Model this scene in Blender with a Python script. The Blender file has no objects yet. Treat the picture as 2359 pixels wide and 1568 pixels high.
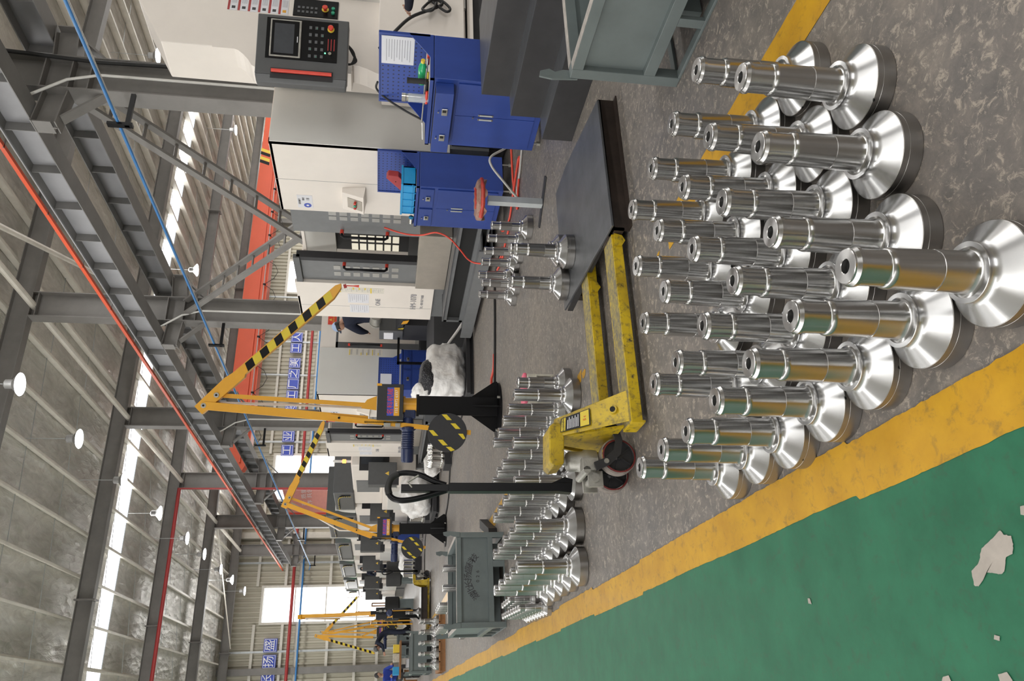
import bpy, bmesh, math, random
from mathutils import Vector, Matrix, noise
R_ = math.radians
random.seed(7)
scene = bpy.context.scene
COL = scene.collection
# ---------------------------------------------------------------- camera, world, light, exposure
CAMW = ((0.9042876287862617, -0.03941989610409301, 0.4250999367387186),
        (-0.4258116689624642, -0.15510289530665458, 0.8914188210055326),
        (0.03079459367357978, -0.9871115254410898, -0.15704308116514926))   # upright right/down/forward -> world
right = Vector([r[0] for r in CAMW]); down = Vector([r[1] for r in CAMW]); fwd = Vector([r[2] for r in CAMW])
cd = bpy.data.cameras.new('camera'); cam = bpy.data.objects.new('camera', cd); COL.objects.link(cam)
cam.matrix_world = Matrix(((down.x, right.x, -fwd.x, 0), (down.y, right.y, -fwd.y, 0), (down.z, right.z, -fwd.z, 1.2), (0, 0, 0, 1)))
cd.sensor_fit = 'HORIZONTAL'; cd.sensor_width = 36; cd.lens = 1792 / 2359 * 36; cd.clip_end = 300
cd.dof.use_dof = False
scene.camera = cam
scene.view_settings.view_transform = 'Standard'; scene.view_settings.look = 'None'
scene.view_settings.gamma = 1; scene.view_settings.use_curve_mapping = False
scene.view_settings.exposure = -0.58
w = bpy.data.worlds.new('overcast'); scene.world = w; w.use_nodes = True
bg = w.node_tree.nodes['Background']; bg.inputs[0].default_value = (0.86, 0.93, 1.0, 1); bg.inputs[1].default_value = 1.0
SKY_Y = (-1.5, 12.0, 26.0, 39.5)          # skylight strips run across both bays
def area(x, y, z, sx, sy, e, rx=0, ry=0, col=(1, .98, .94)):
    l = bpy.data.lights.new('daylight_and_fill', 'AREA'); l.shape = 'RECTANGLE'; l.size = sx; l.size_y = sy; l.energy = e; l.color = col
    o = bpy.data.objects.new('daylight_and_fill', l); COL.objects.link(o); o.location = (x, y, z); o.rotation_euler = (rx, ry, 0)
for yy in SKY_Y:
    area(-3, yy, 9.05, 18, 1.2, 720); area(20.5, yy, 9.05, 24, 1.2, 1250)
area(5.4, 44.4, 4.6, 1.7, 5.0, 260, rx=R_(-90))       # tall window in the back wall
area(15, 44.4, 5.6, 3.0, 3.4, 200, rx=R_(-90))
area(-11.8, 8, 5.2, 3.4, 40, 1700, ry=R_(-90), col=(1, .97, .93))   # added fill light at an unseen window band of the left wall
area(32.8, 18, 5.2, 3.4, 44, 2800, ry=R_(90), col=(1, .97, .93))     # light added along the right-wall window band to brighten the further roof
area(3, -13.8, 3.0, 7, 6, 700, rx=R_(90), col=(1, .98, .95))        # added light at an unseen open gate, near end of the hall
# ---------------------------------------------------------------- helpers
class MB:
    def __init__(s): s.v = []; s.f = []; s.m = []; s.mi = 0
    def add(s, vs, fs):
        b = len(s.v); s.v += [tuple(v) for v in vs]; s.f += [tuple(b + i for i in f) for f in fs]; s.m += [s.mi] * len(fs); return s
    def box(s, x0, x1, y0, y1, z0, z1):
        return s.add([(x0, y0, z0), (x1, y0, z0), (x1, y1, z0), (x0, y1, z0), (x0, y0, z1), (x1, y0, z1), (x1, y1, z1), (x0, y1, z1)],
              [(0, 3, 2, 1), (4, 5, 6, 7), (0, 1, 5, 4), (1, 2, 6, 5), (2, 3, 7, 6), (3, 0, 4, 7)])
    def prism(s, pts, ext):
        """planar polygon pts (3D) swept by vector ext"""
        n = len(pts); e = Vector(ext); P = [Vector(p) for p in pts]
        nrm = Vector((0, 0, 0))
        for i in range(n): nrm += P[i].cross(P[(i + 1) % n])
        if nrm.dot(e) > 0: P.reverse()
        vs = P + [p + e for p in P]
        return s.add(vs, [tuple(range(n)), tuple(range(2 * n - 1, n - 1, -1))] + [(i, n + i, n + (i + 1) % n, (i + 1) % n) for i in range(n)])
    def bar(s, a, b, w, h, up=(0, 0, 1)):
        """rectangular bar from a to b; w sideways, h along up"""
        a = Vector(a); b = Vector(b); d = (b - a).normalized(); u = Vector(up); sd = d.cross(u).normalized(); u = sd.cross(d)
        c = [a + sd * (i * w / 2) + u * (j * h / 2) for i, j in ((-1, -1), (1, -1), (1, 1), (-1, 1))]
        return s.prism(c, b - a)
    def cyl(s, a, b, r0, r1=None, n=16, cap=True):
        r1 = r0 if r1 is None else r1
        a = Vector(a); b = Vector(b); d = (b - a).normalized()
        u = d.orthogonal().normalized(); v = d.cross(u)
        ring = lambda c, r: [c + u * (r * math.cos(2 * math.pi * i / n)) + v * (r * math.sin(2 * math.pi * i / n)) for i in range(n)]
        fs = [(i, (i + 1) % n, n + (i + 1) % n, n + i) for i in range(n)]
        if cap: fs += [tuple(range(n - 1, -1, -1)), tuple(range(n, 2 * n))]
        return s.add(ring(a, r0) + ring(b, r1), fs)
    def lathe(s, prof, n=48, c=(0, 0, 0), axis='z', closed=False):
        vs = []; fs = []; k = len(prof)
        for i in range(n):
            a = 2 * math.pi * i / n
            for r, z in prof:
                p = (r * math.cos(a), r * math.sin(a), z)
                if axis == 'y': p = (p[0], p[2], p[1])
                if axis == 'x': p = (p[2], p[0], p[1])
                vs.append((c[0] + p[0], c[1] + p[1], c[2] + p[2]))
        for i in range(n):
            j = (i + 1) % n
            for q in range(k - 1 + (1 if closed else 0)):
                q2 = (q + 1) % k
                f = (i * k + q, j * k + q, j * k + q2, i * k + q2)
                fs.append(f if axis != 'y' else f[::-1])
        return s.add(vs, fs)
    def tube(s, pts, r, n=8, cyc=False):
        P = [Vector(p) for p in pts]; vs = []; fs = []; k = len(P); u = None
        for i, p in enumerate(P):
            d = ((P[(i + 1) % k] if (cyc or i < k - 1) else p) - (P[i - 1] if (cyc or i) else p)).normalized()
            u = d.orthogonal().normalized() if u is None else (u - d * u.dot(d)).normalized()
            v = d.cross(u)
            rr = r[i] if isinstance(r, (list, tuple)) else r
            vs += [p + u * (rr * math.cos(2 * math.pi * j / n)) + v * (rr * math.sin(2 * math.pi * j / n)) for j in range(n)]
        for i in range(k if cyc else k - 1):
            a = i * n; b = ((i + 1) % k) * n
            fs += [(a + j, a + (j + 1) % n, b + (j + 1) % n, b + j) for j in range(n)]
        if not cyc: fs += [tuple(range(n - 1, -1, -1)), tuple(range((k - 1) * n, k * n))]
        return s.add(vs, fs)
    def quad(s, a, b, c, d): return s.add([a, b, c, d], [(0, 1, 2, 3)])
    def build(s, name, mat, parent=None, smooth=None, bevel=0, world=False):
        me = bpy.data.meshes.new(name); vs = s.v
        if world and parent is not None:
            inv = parent_matrix(parent).inverted(); vs = [inv @ Vector(v) for v in vs]
        me.from_pydata([tuple(v) for v in vs], [], s.f)
        mats = mat if isinstance(mat, (list, tuple)) else [mat]
        for m in mats: me.materials.append(m)
        if len(mats) > 1: me.polygons.foreach_set('material_index', s.m)
        if smooth is not None:
            me.polygons.foreach_set('use_smooth', [True] * len(me.polygons))
            me.set_sharp_from_angle(angle=R_(smooth))
        me.update()
        o = bpy.data.objects.new(name, me); COL.objects.link(o)
        if parent is not None: o.parent = parent
        if bevel:
            b = o.modifiers.new('bevel', 'BEVEL'); b.width = bevel; b.segments = 2; b.limit_method = 'ANGLE'; b.angle_limit = R_(40)
        return o
def parent_matrix(o):
    m = Matrix.LocRotScale(o.location, o.rotation_euler, o.scale)
    return parent_matrix(o.parent) @ m if o.parent else m
def tag(o, label=None, cat=None, group=None, kind=None):
    if label: o['label'] = label
    if cat: o['category'] = cat
    if group: o['group'] = group
    if kind: o['kind'] = kind
    return o
def thing(name, label, cat, loc=(0, 0, 0), rz=0, group=None):
    o = bpy.data.objects.new(name, None); o.empty_display_size = .05; COL.objects.link(o)
    o.location = loc; o.rotation_euler = (0, 0, rz)
    return tag(o, label, cat, group)
def copy_tree(o, parent=None):
    c = o.copy(); COL.objects.link(c); c.parent = parent
    for ch in list(o.children): copy_tree(ch, c)
    return c
def B(name, mat, parent, *boxes, bevel=0, smooth=None, kind=None):
    m = MB()
    for b in boxes: m.box(*b)
    o = m.build(name, mat, parent, smooth=smooth, bevel=bevel)
    if kind: o['kind'] = kind
    return o
def text(name, body, mat, parent, loc, rt, up, size, ext=.0008, align='CENTER'):
    cu = bpy.data.curves.new(name, 'FONT'); cu.body = body; cu.size = size; cu.align_x = align; cu.align_y = 'CENTER'; cu.extrude = ext
    cu.resolution_u = 3; tmp = bpy.data.objects.new(name, cu); COL.objects.link(tmp)
    me = bpy.data.meshes.new_from_object(tmp.evaluated_get(bpy.context.evaluated_depsgraph_get())); bpy.data.objects.remove(tmp)
    me.materials.clear(); me.materials.append(mat); me.name = name
    o = bpy.data.objects.new(name, me); COL.objects.link(o)
    r = Vector(rt).normalized(); u = Vector(up).normalized(); n = r.cross(u)
    o.matrix_local = Matrix(((r.x, u.x, n.x, loc[0]), (r.y, u.y, n.y, loc[1]), (r.z, u.z, n.z, loc[2]), (0, 0, 0, 1)))
    if parent is not None: o.parent = parent
    return o
# ---------------------------------------------------------------- materials
def newmat(name):
    m = bpy.data.materials.new(name); m.use_nodes = True; nt = m.node_tree
    return m, nt, nt.nodes['Principled BSDF']
def N(nt, t, **k):
    n = nt.nodes.new(t)
    for a, b in k.items():
        if a.startswith('i_'): n.inputs[int(a[2:])].default_value = b
        else: setattr(n, a, b)
    return n
def noise_tex(nt, scale, detail=4, rough=.6, vec=None, dist=0):
    t = nt.nodes.new('ShaderNodeTexNoise'); t.inputs['Scale'].default_value = scale; t.inputs['Detail'].default_value = detail
    t.inputs['Roughness'].default_value = rough; t.inputs['Distortion'].default_value = dist
    if vec is not None: nt.links.new(vec, t.inputs['Vector'])
    return t
def ramp(nt, fac, stops, interp='LINEAR'):
    r = nt.nodes.new('ShaderNodeValToRGB'); r.color_ramp.interpolation = interp
    el = r.color_ramp.elements
    while len(el) < len(stops): el.new(.5)
    for e, (p, c) in zip(el, stops): e.position = p; e.color = (*c, 1) if len(c) == 3 else c
    nt.links.new(fac, r.inputs[0]); return r
def mixc(nt, fac, a, b):
    m = nt.nodes.new('ShaderNodeMix'); m.data_type = 'RGBA'
    for sock, val in ((m.inputs[0], fac), (m.inputs[6], a), (m.inputs[7], b)):
        if isinstance(val, bpy.types.NodeSocket): nt.links.new(val, sock)
        elif isinstance(val, (int, float)): sock.default_value = val
        else: sock.default_value = (*val, 1) if len(val) == 3 else val
    return m.outputs[2]
def bump(nt, p, h, strength=.3, dist=.01):
    b = nt.nodes.new('ShaderNodeBump'); b.inputs['Strength'].default_value = strength; b.inputs['Distance'].default_value = dist
    nt.links.new(h, b.inputs['Height']); nt.links.new(b.outputs[0], p.inputs['Normal']); return b
def mat(name, col, rough=.5, metal=0, emit=0, var=.12, scale=6, bmp=0, spec=None, alpha=None):
    m, nt, p = newmat(name)
    tc = nt.nodes.new('ShaderNodeTexCoord')
    if var:
        t = noise_tex(nt, scale, 5, .65, tc.outputs['Object'])
        d = [c * (1 - var) for c in col]; l = [min(1, c * (1 + var)) for c in col]
        r = ramp(nt, t.outputs[0], [(.3, d), (.7, l)]); nt.links.new(r.outputs[0], p.inputs['Base Color'])
        if bmp:
            t2 = noise_tex(nt, scale * 12, 3, .6, tc.outputs['Object']); bump(nt, p, t2.outputs[0], bmp, .004)
    else: p.inputs['Base Color'].default_value = (*col, 1)
    p.inputs['Roughness'].default_value = rough; p.inputs['Metallic'].default_value = metal
    if spec is not None: p.inputs['Specular IOR Level'].default_value = spec
    if emit: p.inputs['Emission Color'].default_value = (*col, 1); p.inputs['Emission Strength'].default_value = emit
    if alpha is not None: p.inputs['Alpha'].default_value = alpha
    return m
def turned(name, col, rough, aniso=.75, fine=900, marks=0):
    """turned steel: fine circumferential lines, radially anisotropic"""
    m, nt, p = newmat(name)
    tc = nt.nodes.new('ShaderNodeTexCoord'); sx = nt.nodes.new('ShaderNodeSeparateXYZ'); nt.links.new(tc.outputs['Object'], sx.inputs[0])
    cb = nt.nodes.new('ShaderNodeCombineXYZ'); nt.links.new(sx.outputs[2], cb.inputs[2])
    ln = nt.nodes.new('ShaderNodeVectorMath'); ln.operation = 'LENGTH'
    c2 = nt.nodes.new('ShaderNodeCombineXYZ'); nt.links.new(sx.outputs[0], c2.inputs[0]); nt.links.new(sx.outputs[1], c2.inputs[1]); nt.links.new(c2.outputs[0], ln.inputs[0])
    nt.links.new(ln.outputs['Value'], cb.inputs[0])
    t = noise_tex(nt, fine, 2, .5, cb.outputs[0])
    r = ramp(nt, t.outputs[0], [(.3, [c * .97 for c in col]), (.7, [min(1, c * 1.03) for c in col])])
    outc = r.outputs[0]
    if marks:
        t3 = noise_tex(nt, 22, 3, .6, tc.outputs['Object'])
        mk = ramp(nt, t3.outputs[0], [(.69, (0, 0, 0)), (.72, (1, 1, 1))]); outc = mixc(nt, mk.outputs[0], outc, (.05, .05, .05))
    nt.links.new(outc, p.inputs['Base Color'])
    p.inputs['Roughness'].default_value = rough
    p.inputs['Metallic'].default_value = 1; p.inputs['Anisotropic'].default_value = aniso; p.inputs['Anisotropic Rotation'].default_value = .25
    tg = nt.nodes.new('ShaderNodeTangent'); tg.direction_type = 'RADIAL'; tg.axis = 'Z'; nt.links.new(tg.outputs[0], p.inputs['Tangent'])
    return m
M = {}
M['steel'] = turned('turned_steel', (.42, .415, .41), .24, .72, 900)
M['steel_bright'] = turned('faced_steel', (.54, .54, .545), .27, .82, 900)
M['rim'] = turned('blued_rim', (.33, .32, .31), .32, .5, 900, 1)
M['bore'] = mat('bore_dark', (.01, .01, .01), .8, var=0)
M['col'] = mat('grey_structural_paint', (.2, .19, .18), .5, var=.12, scale=2)
M['girder'] = mat('girder_paint', (.22, .215, .21), .45, var=.15, scale=1.5)
M['girder_web'] = mat('girder_web_paint', (.34, .34, .36), .5, var=.1, scale=1.5)
M['purlin'] = mat('galvanised_purlin', (.74, .70, .62), .45, .1, var=.1, scale=3)
M['wallposts'] = mat('cream_steel', (.66, .63, .56), .5, var=.06)
M['girt'] = mat('galvanised_girt', (.52, .55, .56), .4, .3, var=.08)
M['orange'] = mat('orange_crane_paint', (.72, .10, .035), .42, var=.06, scale=1)
M['yellow_crane'] = mat('orange_yellow_enamel', (.74, .36, .025), .35, var=.06, scale=4)
M['yellow_stripe'] = mat('yellow_tape', (.68, .52, .03), .4, var=.05)
M['black'] = mat('black_enamel', (.007, .007, .008), .3, var=.1, spec=.2)
M['black_matt'] = mat('black_matt', (.022, .022, .025), .6, var=.15)
M['white_m'] = mat('machine_cream_white', (.80, .74, .68), .4, var=.035, scale=2)
M['grey_side'] = mat('machine_pale_grey', (.66, .65, .62), .4, var=.03, scale=2)
M['dgrey'] = mat('machine_dark_grey', (.085, .087, .09), .42, var=.08, bmp=.1)
M['mgrey'] = mat('machine_mid_grey', (.16, .165, .17), .42, var=.08)
M['sill'] = mat('brushed_stainless', (.42, .38, .33), .38, .7, var=.08, scale=5)
M['blue'] = mat('cabinet_blue', (.022, .055, .27), .38, var=.12, scale=3)
M['chrome'] = mat('chrome', (.7, .69, .66), .18, 1, var=.05)
M['alu'] = mat('cast_aluminium', (.36, .35, .32), .42, .6, var=.2, scale=14, bmp=.3)
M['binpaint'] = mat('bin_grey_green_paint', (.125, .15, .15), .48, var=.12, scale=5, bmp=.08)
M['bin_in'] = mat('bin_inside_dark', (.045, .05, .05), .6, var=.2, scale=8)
M['worn_edge'] = mat('worn_bin_edge', (.36, .33, .30), .5, .2, var=.3, scale=20)
M['step'] = mat('dark_sheet_steel', (.045, .044, .046), .42, .35, var=.15, scale=6)
M['step_top'] = mat('dark_sheet_steel_top', (.10, .105, .115), .38, .45, var=.25, scale=7)
M['rust'] = mat('rusty_dark_channel', (.035, .024, .019), .55, .2, var=.35, scale=9)
M['red'] = mat('red_plastic', (.62, .05, .03), .35, var=.05)
M['redhose'] = mat('red_hose', (.75, .07, .04), .35, var=.05)
M['redpipe'] = mat('red_fire_pipe', (.36, .035, .035), .4, var=.08)
M['bluepipe'] = mat('blue_air_pipe', (.045, .2, .48), .35, var=.05)
M['whitepipe'] = mat('white_conduit', (.72, .71, .68), .4, var=.04)
M['greyhose'] = mat('grey_conduit', (.5, .49, .46), .45, var=.05)
M['paper'] = mat('white_paper', (.74, .74, .78), .6, var=.03)
M['label'] = mat('cream_label', (.72, .68, .6), .5, var=.05)
M['labely'] = mat('warning_yellow', (.8, .6, .06), .5, var=.03)
M['ink'] = mat('ink', (.04, .04, .045), .6, var=0)
M['inkgrey'] = mat('grey_outline_ink', (.3, .3, .33), .6, var=0)
M['darkred'] = mat('dark_red_label', (.36, .03, .03), .5, var=.05)
M['redlabel'] = mat('red_label', (.7, .06, .035), .45, var=.03)
M['gold'] = mat('gold_print', (.75, .5, .08), .5, var=0)
M['whiteprint'] = mat('white_print', (.85, .85, .85), .5, var=0)
M['greenbtn'] = mat('green_button', (.03, .35, .2), .35, var=0)
M['screen'] = mat('screen_glass', (.06, .065, .075), .12, var=.1)
M['key'] = mat('grey_key', (.1, .105, .11), .5, var=0)
M['led'] = mat('green_led', (.1, 1, .35), .4, emit=9, var=0)
M['ledor'] = mat('amber_led', (1, .25, .04), .4, emit=8, var=0)
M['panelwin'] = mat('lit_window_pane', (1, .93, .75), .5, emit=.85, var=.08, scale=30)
M['navy'] = mat('navy_workwear', (.007, .011, .028), .85, var=.25, scale=25, bmp=.3)
M['trouser'] = mat('dark_trousers', (.03, .03, .035), .85, var=.2, scale=20)
M['skin'] = mat('skin', (.5, .28, .19), .55, var=.05)
M['hair'] = mat('black_hair', (.012, .01, .01), .6, var=.1)
M['bluecloth'] = mat('blue_workwear', (.02, .05, .34), .8, var=.1)
M['cardboard'] = mat('brown_board', (.26, .12, .045), .7, var=.2, scale=8)
M['cyan'] = mat('cyan_plastic', (.02, .33, .68), .35, var=.05)
M['redbook'] = mat('red_case', (.42, .045, .05), .5, var=.1)
M['greenbottle'] = mat('green_pet', (.03, .42, .16), .15, var=.2, scale=40)
M['glass'] = mat('clear_plastic', (.75, .8, .85), .08, var=0, alpha=.35)
M['rubber'] = mat('black_rubber', (.015, .015, .015), .6, var=.2)
M['pu'] = mat('worn_wheel_tread', (.22, .19, .17), .7, var=.3, scale=25, bmp=.4)
M['wheelred'] = mat('dark_red_tyre_edge', (.15, .016, .016), .5, var=.1)
M['lampdisc'] = mat('led_disc', (.93, .96, 1), .4, emit=14, var=0)
M['lampbody'] = mat('lamp_heatsink', (.45, .45, .45), .4, .6, var=.1)
M['daylight'] = mat('daylit_glazing', (.95, .97, 1), .4, emit=3.2, var=0)
M['skyl'] = mat('skylight_sheet', (.95, .97, 1), .4, emit=4.0, var=0)
M['sign'] = mat('blue_wall_sign', (.04, .075, .45), .4, var=.04)
M['seat'] = mat('worn_brown_vinyl', (.3, .17, .13), .45, .1, var=.3, scale=30)
M['seatred'] = mat('red_tape_wrap', (.5, .06, .04), .35, var=.25, scale=20)
M['canwhite'] = mat('dirty_white_can', (.55, .52, .44), .55, var=.2, scale=14)
M['pink'] = mat('pink_label', (.8, .16, .25), .5, var=.05)
M['motor'] = mat('navy_motor', (.012, .022, .075), .35, var=.1)
M['rope'] = mat('white_strap', (.75, .74, .72), .8, var=.08)
def yellow_worn():
    m, nt, p = newmat('worn_yellow_paint')
    tc = nt.nodes.new('ShaderNodeTexCoord')
    mp = N(nt, 'ShaderNodeMapping'); mp.inputs['Scale'].default_value = (1, 1, 1); nt.links.new(tc.outputs['Object'], mp.inputs[0])
    a = noise_tex(nt, 26, 8, .75, mp.outputs[0], .3); b = noise_tex(nt, 4, 3, .5, mp.outputs[0])
    r = ramp(nt, a.outputs[0], [(.34, (.03, .028, .02)), (.40, (.33, .24, .03)), (.5, (.6, .42, .012))])
    r2 = ramp(nt, b.outputs[0], [(.35, (.3, .25, .1)), (.6, (1, 1, 1))])
    mm = nt.nodes.new('ShaderNodeMix'); mm.data_type = 'RGBA'; mm.blend_type = 'MULTIPLY'; mm.inputs[0].default_value = .6
    nt.links.new(r.outputs[0], mm.inputs[6]); nt.links.new(r2.outputs[0], mm.inputs[7]); nt.links.new(mm.outputs[2], p.inputs['Base Color'])
    p.inputs['Roughness'].default_value = .4; return m
M['yellow'] = yellow_worn()
def yellow_top():
    m, nt, p = newmat('scuffed_fork_top'); tc = nt.nodes.new('ShaderNodeTexCoord')
    a = noise_tex(nt, 30, 8, .8, tc.outputs['Object'])
    r = ramp(nt, a.outputs[0], [(.4, (.13, .12, .10)), (.55, (.34, .27, .08)), (.66, (.55, .4, .03))])
    nt.links.new(r.outputs[0], p.inputs['Base Color']); p.inputs['Roughness'].default_value = .5; return m
M['yellowtop'] = yellow_top()
def concrete():
    m, nt, p = newmat('worn_concrete_floor')
    g = nt.nodes.new('ShaderNodeNewGeometry'); pos = g.outputs['Position']
    big = noise_tex(nt, .55, 5, .6, pos); mid = noise_tex(nt, 9, 9, .78, pos, .4); fine = noise_tex(nt, 75, 6, .75, pos)
    spots = noise_tex(nt, 30, 7, .8, pos, .8)
    base = ramp(nt, mid.outputs[0], [(.30, (.12, .115, .11)), (.5, (.185, .17, .155)), (.7, (.27, .24, .21))])
    tint = ramp(nt, big.outputs[0], [(.35, (.72, .72, .76)), (.65, (1.05, 1, .95))])
    mm = nt.nodes.new('ShaderNodeMix'); mm.data_type = 'RGBA'; mm.blend_type = 'MULTIPLY'; mm.inputs[0].default_value = 1
    nt.links.new(base.outputs[0], mm.inputs[6]); nt.links.new(tint.outputs[0], mm.inputs[7])
    sp = ramp(nt, spots.outputs[0], [(.53, (0, 0, 0)), (.61, (1, 1, 1))])
    c = mixc(nt, sp.outputs[0], mm.outputs[2], (.36, .31, .26))
    fn = ramp(nt, fine.outputs[0], [(.3, (0, 0, 0)), (.36, (1, 1, 1))])
    c2 = mixc(nt, fn.outputs[0], (.07, .068, .065), c)
    nt.links.new(c2, p.inputs['Base Color'])
    rr = ramp(nt, big.outputs[0], [(.3, (.42,) * 3), (.7, (.62,) * 3)]); nt.links.new(rr.outputs[0], p.inputs['Roughness'])
    bump(nt, p, mid.outputs[0], .18, .004); return m
M['floor'] = concrete()
def paint(name, c0, c1, dirt, chip, chipc=(.42, .38, .34), rough=.42):
    m, nt, p = newmat(name); g = nt.nodes.new('ShaderNodeNewGeometry'); pos = g.outputs['Position']
    a = noise_tex(nt, 5, 6, .65, pos); b = noise_tex(nt, 22, 8, .75, pos, .5); c = noise_tex(nt, 14, 5, .7, pos)
    col = ramp(nt, a.outputs[0], [(.3, c0), (.7, c1)]).outputs[0]
    d = ramp(nt, b.outputs[0], [(.31, (1, 1, 1)), (.47, (0, 0, 0))])
    dm = nt.nodes.new('ShaderNodeMath'); dm.operation = 'MULTIPLY'; dm.inputs[1].default_value = dirt; nt.links.new(d.outputs[0], dm.inputs[0])
    col = mixc(nt, dm.outputs[0], col, (.07, .06, .045))
    ch = ramp(nt, c.outputs[0], [(chip, (0, 0, 0)), (chip + .008, (1, 1, 1))])
    col = mixc(nt, ch.outputs[0], col, chipc)
    nt.links.new(col, p.inputs['Base Color']); p.inputs['Roughness'].default_value = rough; p.inputs['Specular IOR Level'].default_value = .25
    bump(nt, p, b.outputs[0], .08, .002); return m
M['ypaint'] = paint('yellow_floor_paint', (.46, .235, .010), (.60, .33, .015), .5, .735)
M['gpaint'] = paint('green_floor_paint', (.018, .115, .060), (.028, .17, .09), .35, .80, rough=.5)
M['bare'] = mat('bare_concrete_patch', (.40, .36, .32), .7, var=.12, scale=15)
def foil():
    m, nt, p = newmat('silver_foil_insulation'); g = nt.nodes.new('ShaderNodeNewGeometry'); pos = g.outputs['Position']
    mp = N(nt, 'ShaderNodeMapping'); mp.inputs['Scale'].default_value = (1.6, .55, 1); nt.links.new(pos, mp.inputs[0])
    a = noise_tex(nt, 2.2, 7, .7, mp.outputs[0], 1.2); v = nt.nodes.new('ShaderNodeTexVoronoi'); v.inputs['Scale'].default_value = 3.2; nt.links.new(mp.outputs[0], v.inputs['Vector'])
    r = ramp(nt, a.outputs[0], [(.3, (.6, .58, .54)), (.7, (.9, .88, .83))]); nt.links.new(r.outputs[0], p.inputs['Base Color'])
    p.inputs['Metallic'].default_value = .5; p.inputs['Roughness'].default_value = .36
    ad = nt.nodes.new('ShaderNodeMath'); ad.operation = 'ADD'; nt.links.new(a.outputs[0], ad.inputs[0]); nt.links.new(v.outputs[0], ad.inputs[1])
    bump(nt, p, ad.outputs[0], .9, .12); return m
M['foil'] = foil()
M['clad'] = mat('beige_wall_cladding', (.50, .47, .38), .5, var=.06, scale=.6)
def bagm():
    m, nt, p = newmat('white_woven_bag'); tc = nt.nodes.new('ShaderNodeTexCoord')
    a = noise_tex(nt, 2.2, 3, .5, tc.outputs['Object'], 1.6); b = noise_tex(nt, 5, 3, .5, tc.outputs['Object'], 1.0)
    r = ramp(nt, b.outputs[0], [(.3, (.66, .63, .6)), (.6, (.82, .81, .8))]); nt.links.new(r.outputs[0], p.inputs['Base Color'])
    ad = nt.nodes.new('ShaderNodeMath'); ad.operation = 'ADD'; nt.links.new(a.outputs[0], ad.inputs[0]); nt.links.new(b.outputs[0], ad.inputs[1])
    p.inputs['Roughness'].default_value = .6; bump(nt, p, ad.outputs[0], .5, .05); return m
M['bag'] = bagm()
def chipsm():
    m, nt, p = newmat('metal_chips'); tc = nt.nodes.new('ShaderNodeTexCoord')
    v = nt.nodes.new('ShaderNodeTexVoronoi'); v.inputs['Scale'].default_value = 70; nt.links.new(tc.outputs['Object'], v.inputs['Vector'])
    r = ramp(nt, v.outputs[0], [(0, (.5, .5, .5)), (.3, (.04, .04, .045))]); nt.links.new(r.outputs[0], p.inputs['Base Color'])
    p.inputs['Metallic'].default_value = .8; p.inputs['Roughness'].default_value = .4; bump(nt, p, v.outputs[0], 1, .01); return m
M['chips'] = chipsm()
def peg():
    m, nt, p = newmat('perforated_blue_board'); tc = nt.nodes.new('ShaderNodeTexCoord'); sp = nt.nodes.new('ShaderNodeSeparateXYZ'); nt.links.new(tc.outputs['Object'], sp.inputs[0])
    fs = []
    for ax, pitch in ((1, .042), (2, .042)):
        q = nt.nodes.new('ShaderNodeMath'); q.operation = 'DIVIDE'; q.inputs[1].default_value = pitch; nt.links.new(sp.outputs[ax], q.inputs[0])
        f = nt.nodes.new('ShaderNodeMath'); f.operation = 'FRACT'; nt.links.new(q.outputs[0], f.inputs[0])
        h = nt.nodes.new('ShaderNodeMath'); h.operation = 'LESS_THAN'; h.inputs[1].default_value = .3; nt.links.new(f.outputs[0], h.inputs[0]); fs.append(h)
    a = nt.nodes.new('ShaderNodeMath'); a.operation = 'MULTIPLY'; nt.links.new(fs[0].outputs[0], a.inputs[0]); nt.links.new(fs[1].outputs[0], a.inputs[1])
    c = mixc(nt, a.outputs[0], (.03, .07, .32), (.01, .015, .05)); nt.links.new(c, p.inputs['Base Color']); p.inputs['Roughness'].default_value = .4; return m
M['peg'] = peg()
# ---------------------------------------------------------------- the building
def S(o, kind='structure'): o['kind'] = kind; return o
S(B('floor', M['floor'], None, (-30, 45, -14, 45, -.2, 0)))
def strip(name, x0, x1, y0, y1, z, m, j0, j1, dy=.012, sd=1):
    """painted strip with hand-painted, chipped long edges"""
    ys = []; y = y0
    while y < y1: ys.append(y); y += dy if y < 7 else .08
    ys.append(y1); b = MB(); vs = []
    for y in ys:
        f = lambda k: noise.noise(Vector((y * 2.2, k, sd))) + .55 * noise.noise(Vector((y * 16, k, sd))) + .4 * noise.noise(Vector((y * 50, k, sd)))
        st = .006 * (1 if noise.noise(Vector((math.floor(y / .9), 3.3, sd))) > 0 else -1)
        vs += [(x0 + f(1) * j0 + st, y, z), (x1 + f(9) * j1 + st, y, z)]
    b.add(vs, [(2 * i, 2 * i + 1, 2 * i + 3, 2 * i + 2) for i in range(len(ys) - 1)])
    return S(b.build(name, m))
def patch(name, pts, z=.0035, m=None):
    P = [Vector(p) for p in pts]; c = sum(P, Vector((0, 0))) / len(P); q = []
    for i, p in enumerate(P):
        n_ = P[(i + 1) % len(P)]
        for k in range(5):
            t = p.lerp(n_, k / 5); r = (t - c)
            q.append(c + r * (1 + .06 * noise.noise(Vector((t.x * 160, t.y * 160, 2)))))
    b = MB(); b.add([(c.x, c.y, z)] + [(p.x, p.y, z) for p in q], [(0, i + 1, (i + 1) % len(q) + 1) for i in range(len(q))])
    return S(b.build(name, m or M['bare']))
strip('trim_1', -3.2, .455, -6, 44.9, .0015, M['gpaint'], .02, .002)['label'] = 'green painted aisle'
strip('trim_2', .448, .592, -6, 44.9, .0028, M['ypaint'], .004, .008, sd=2)['label'] = 'yellow border line of the green aisle'
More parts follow.
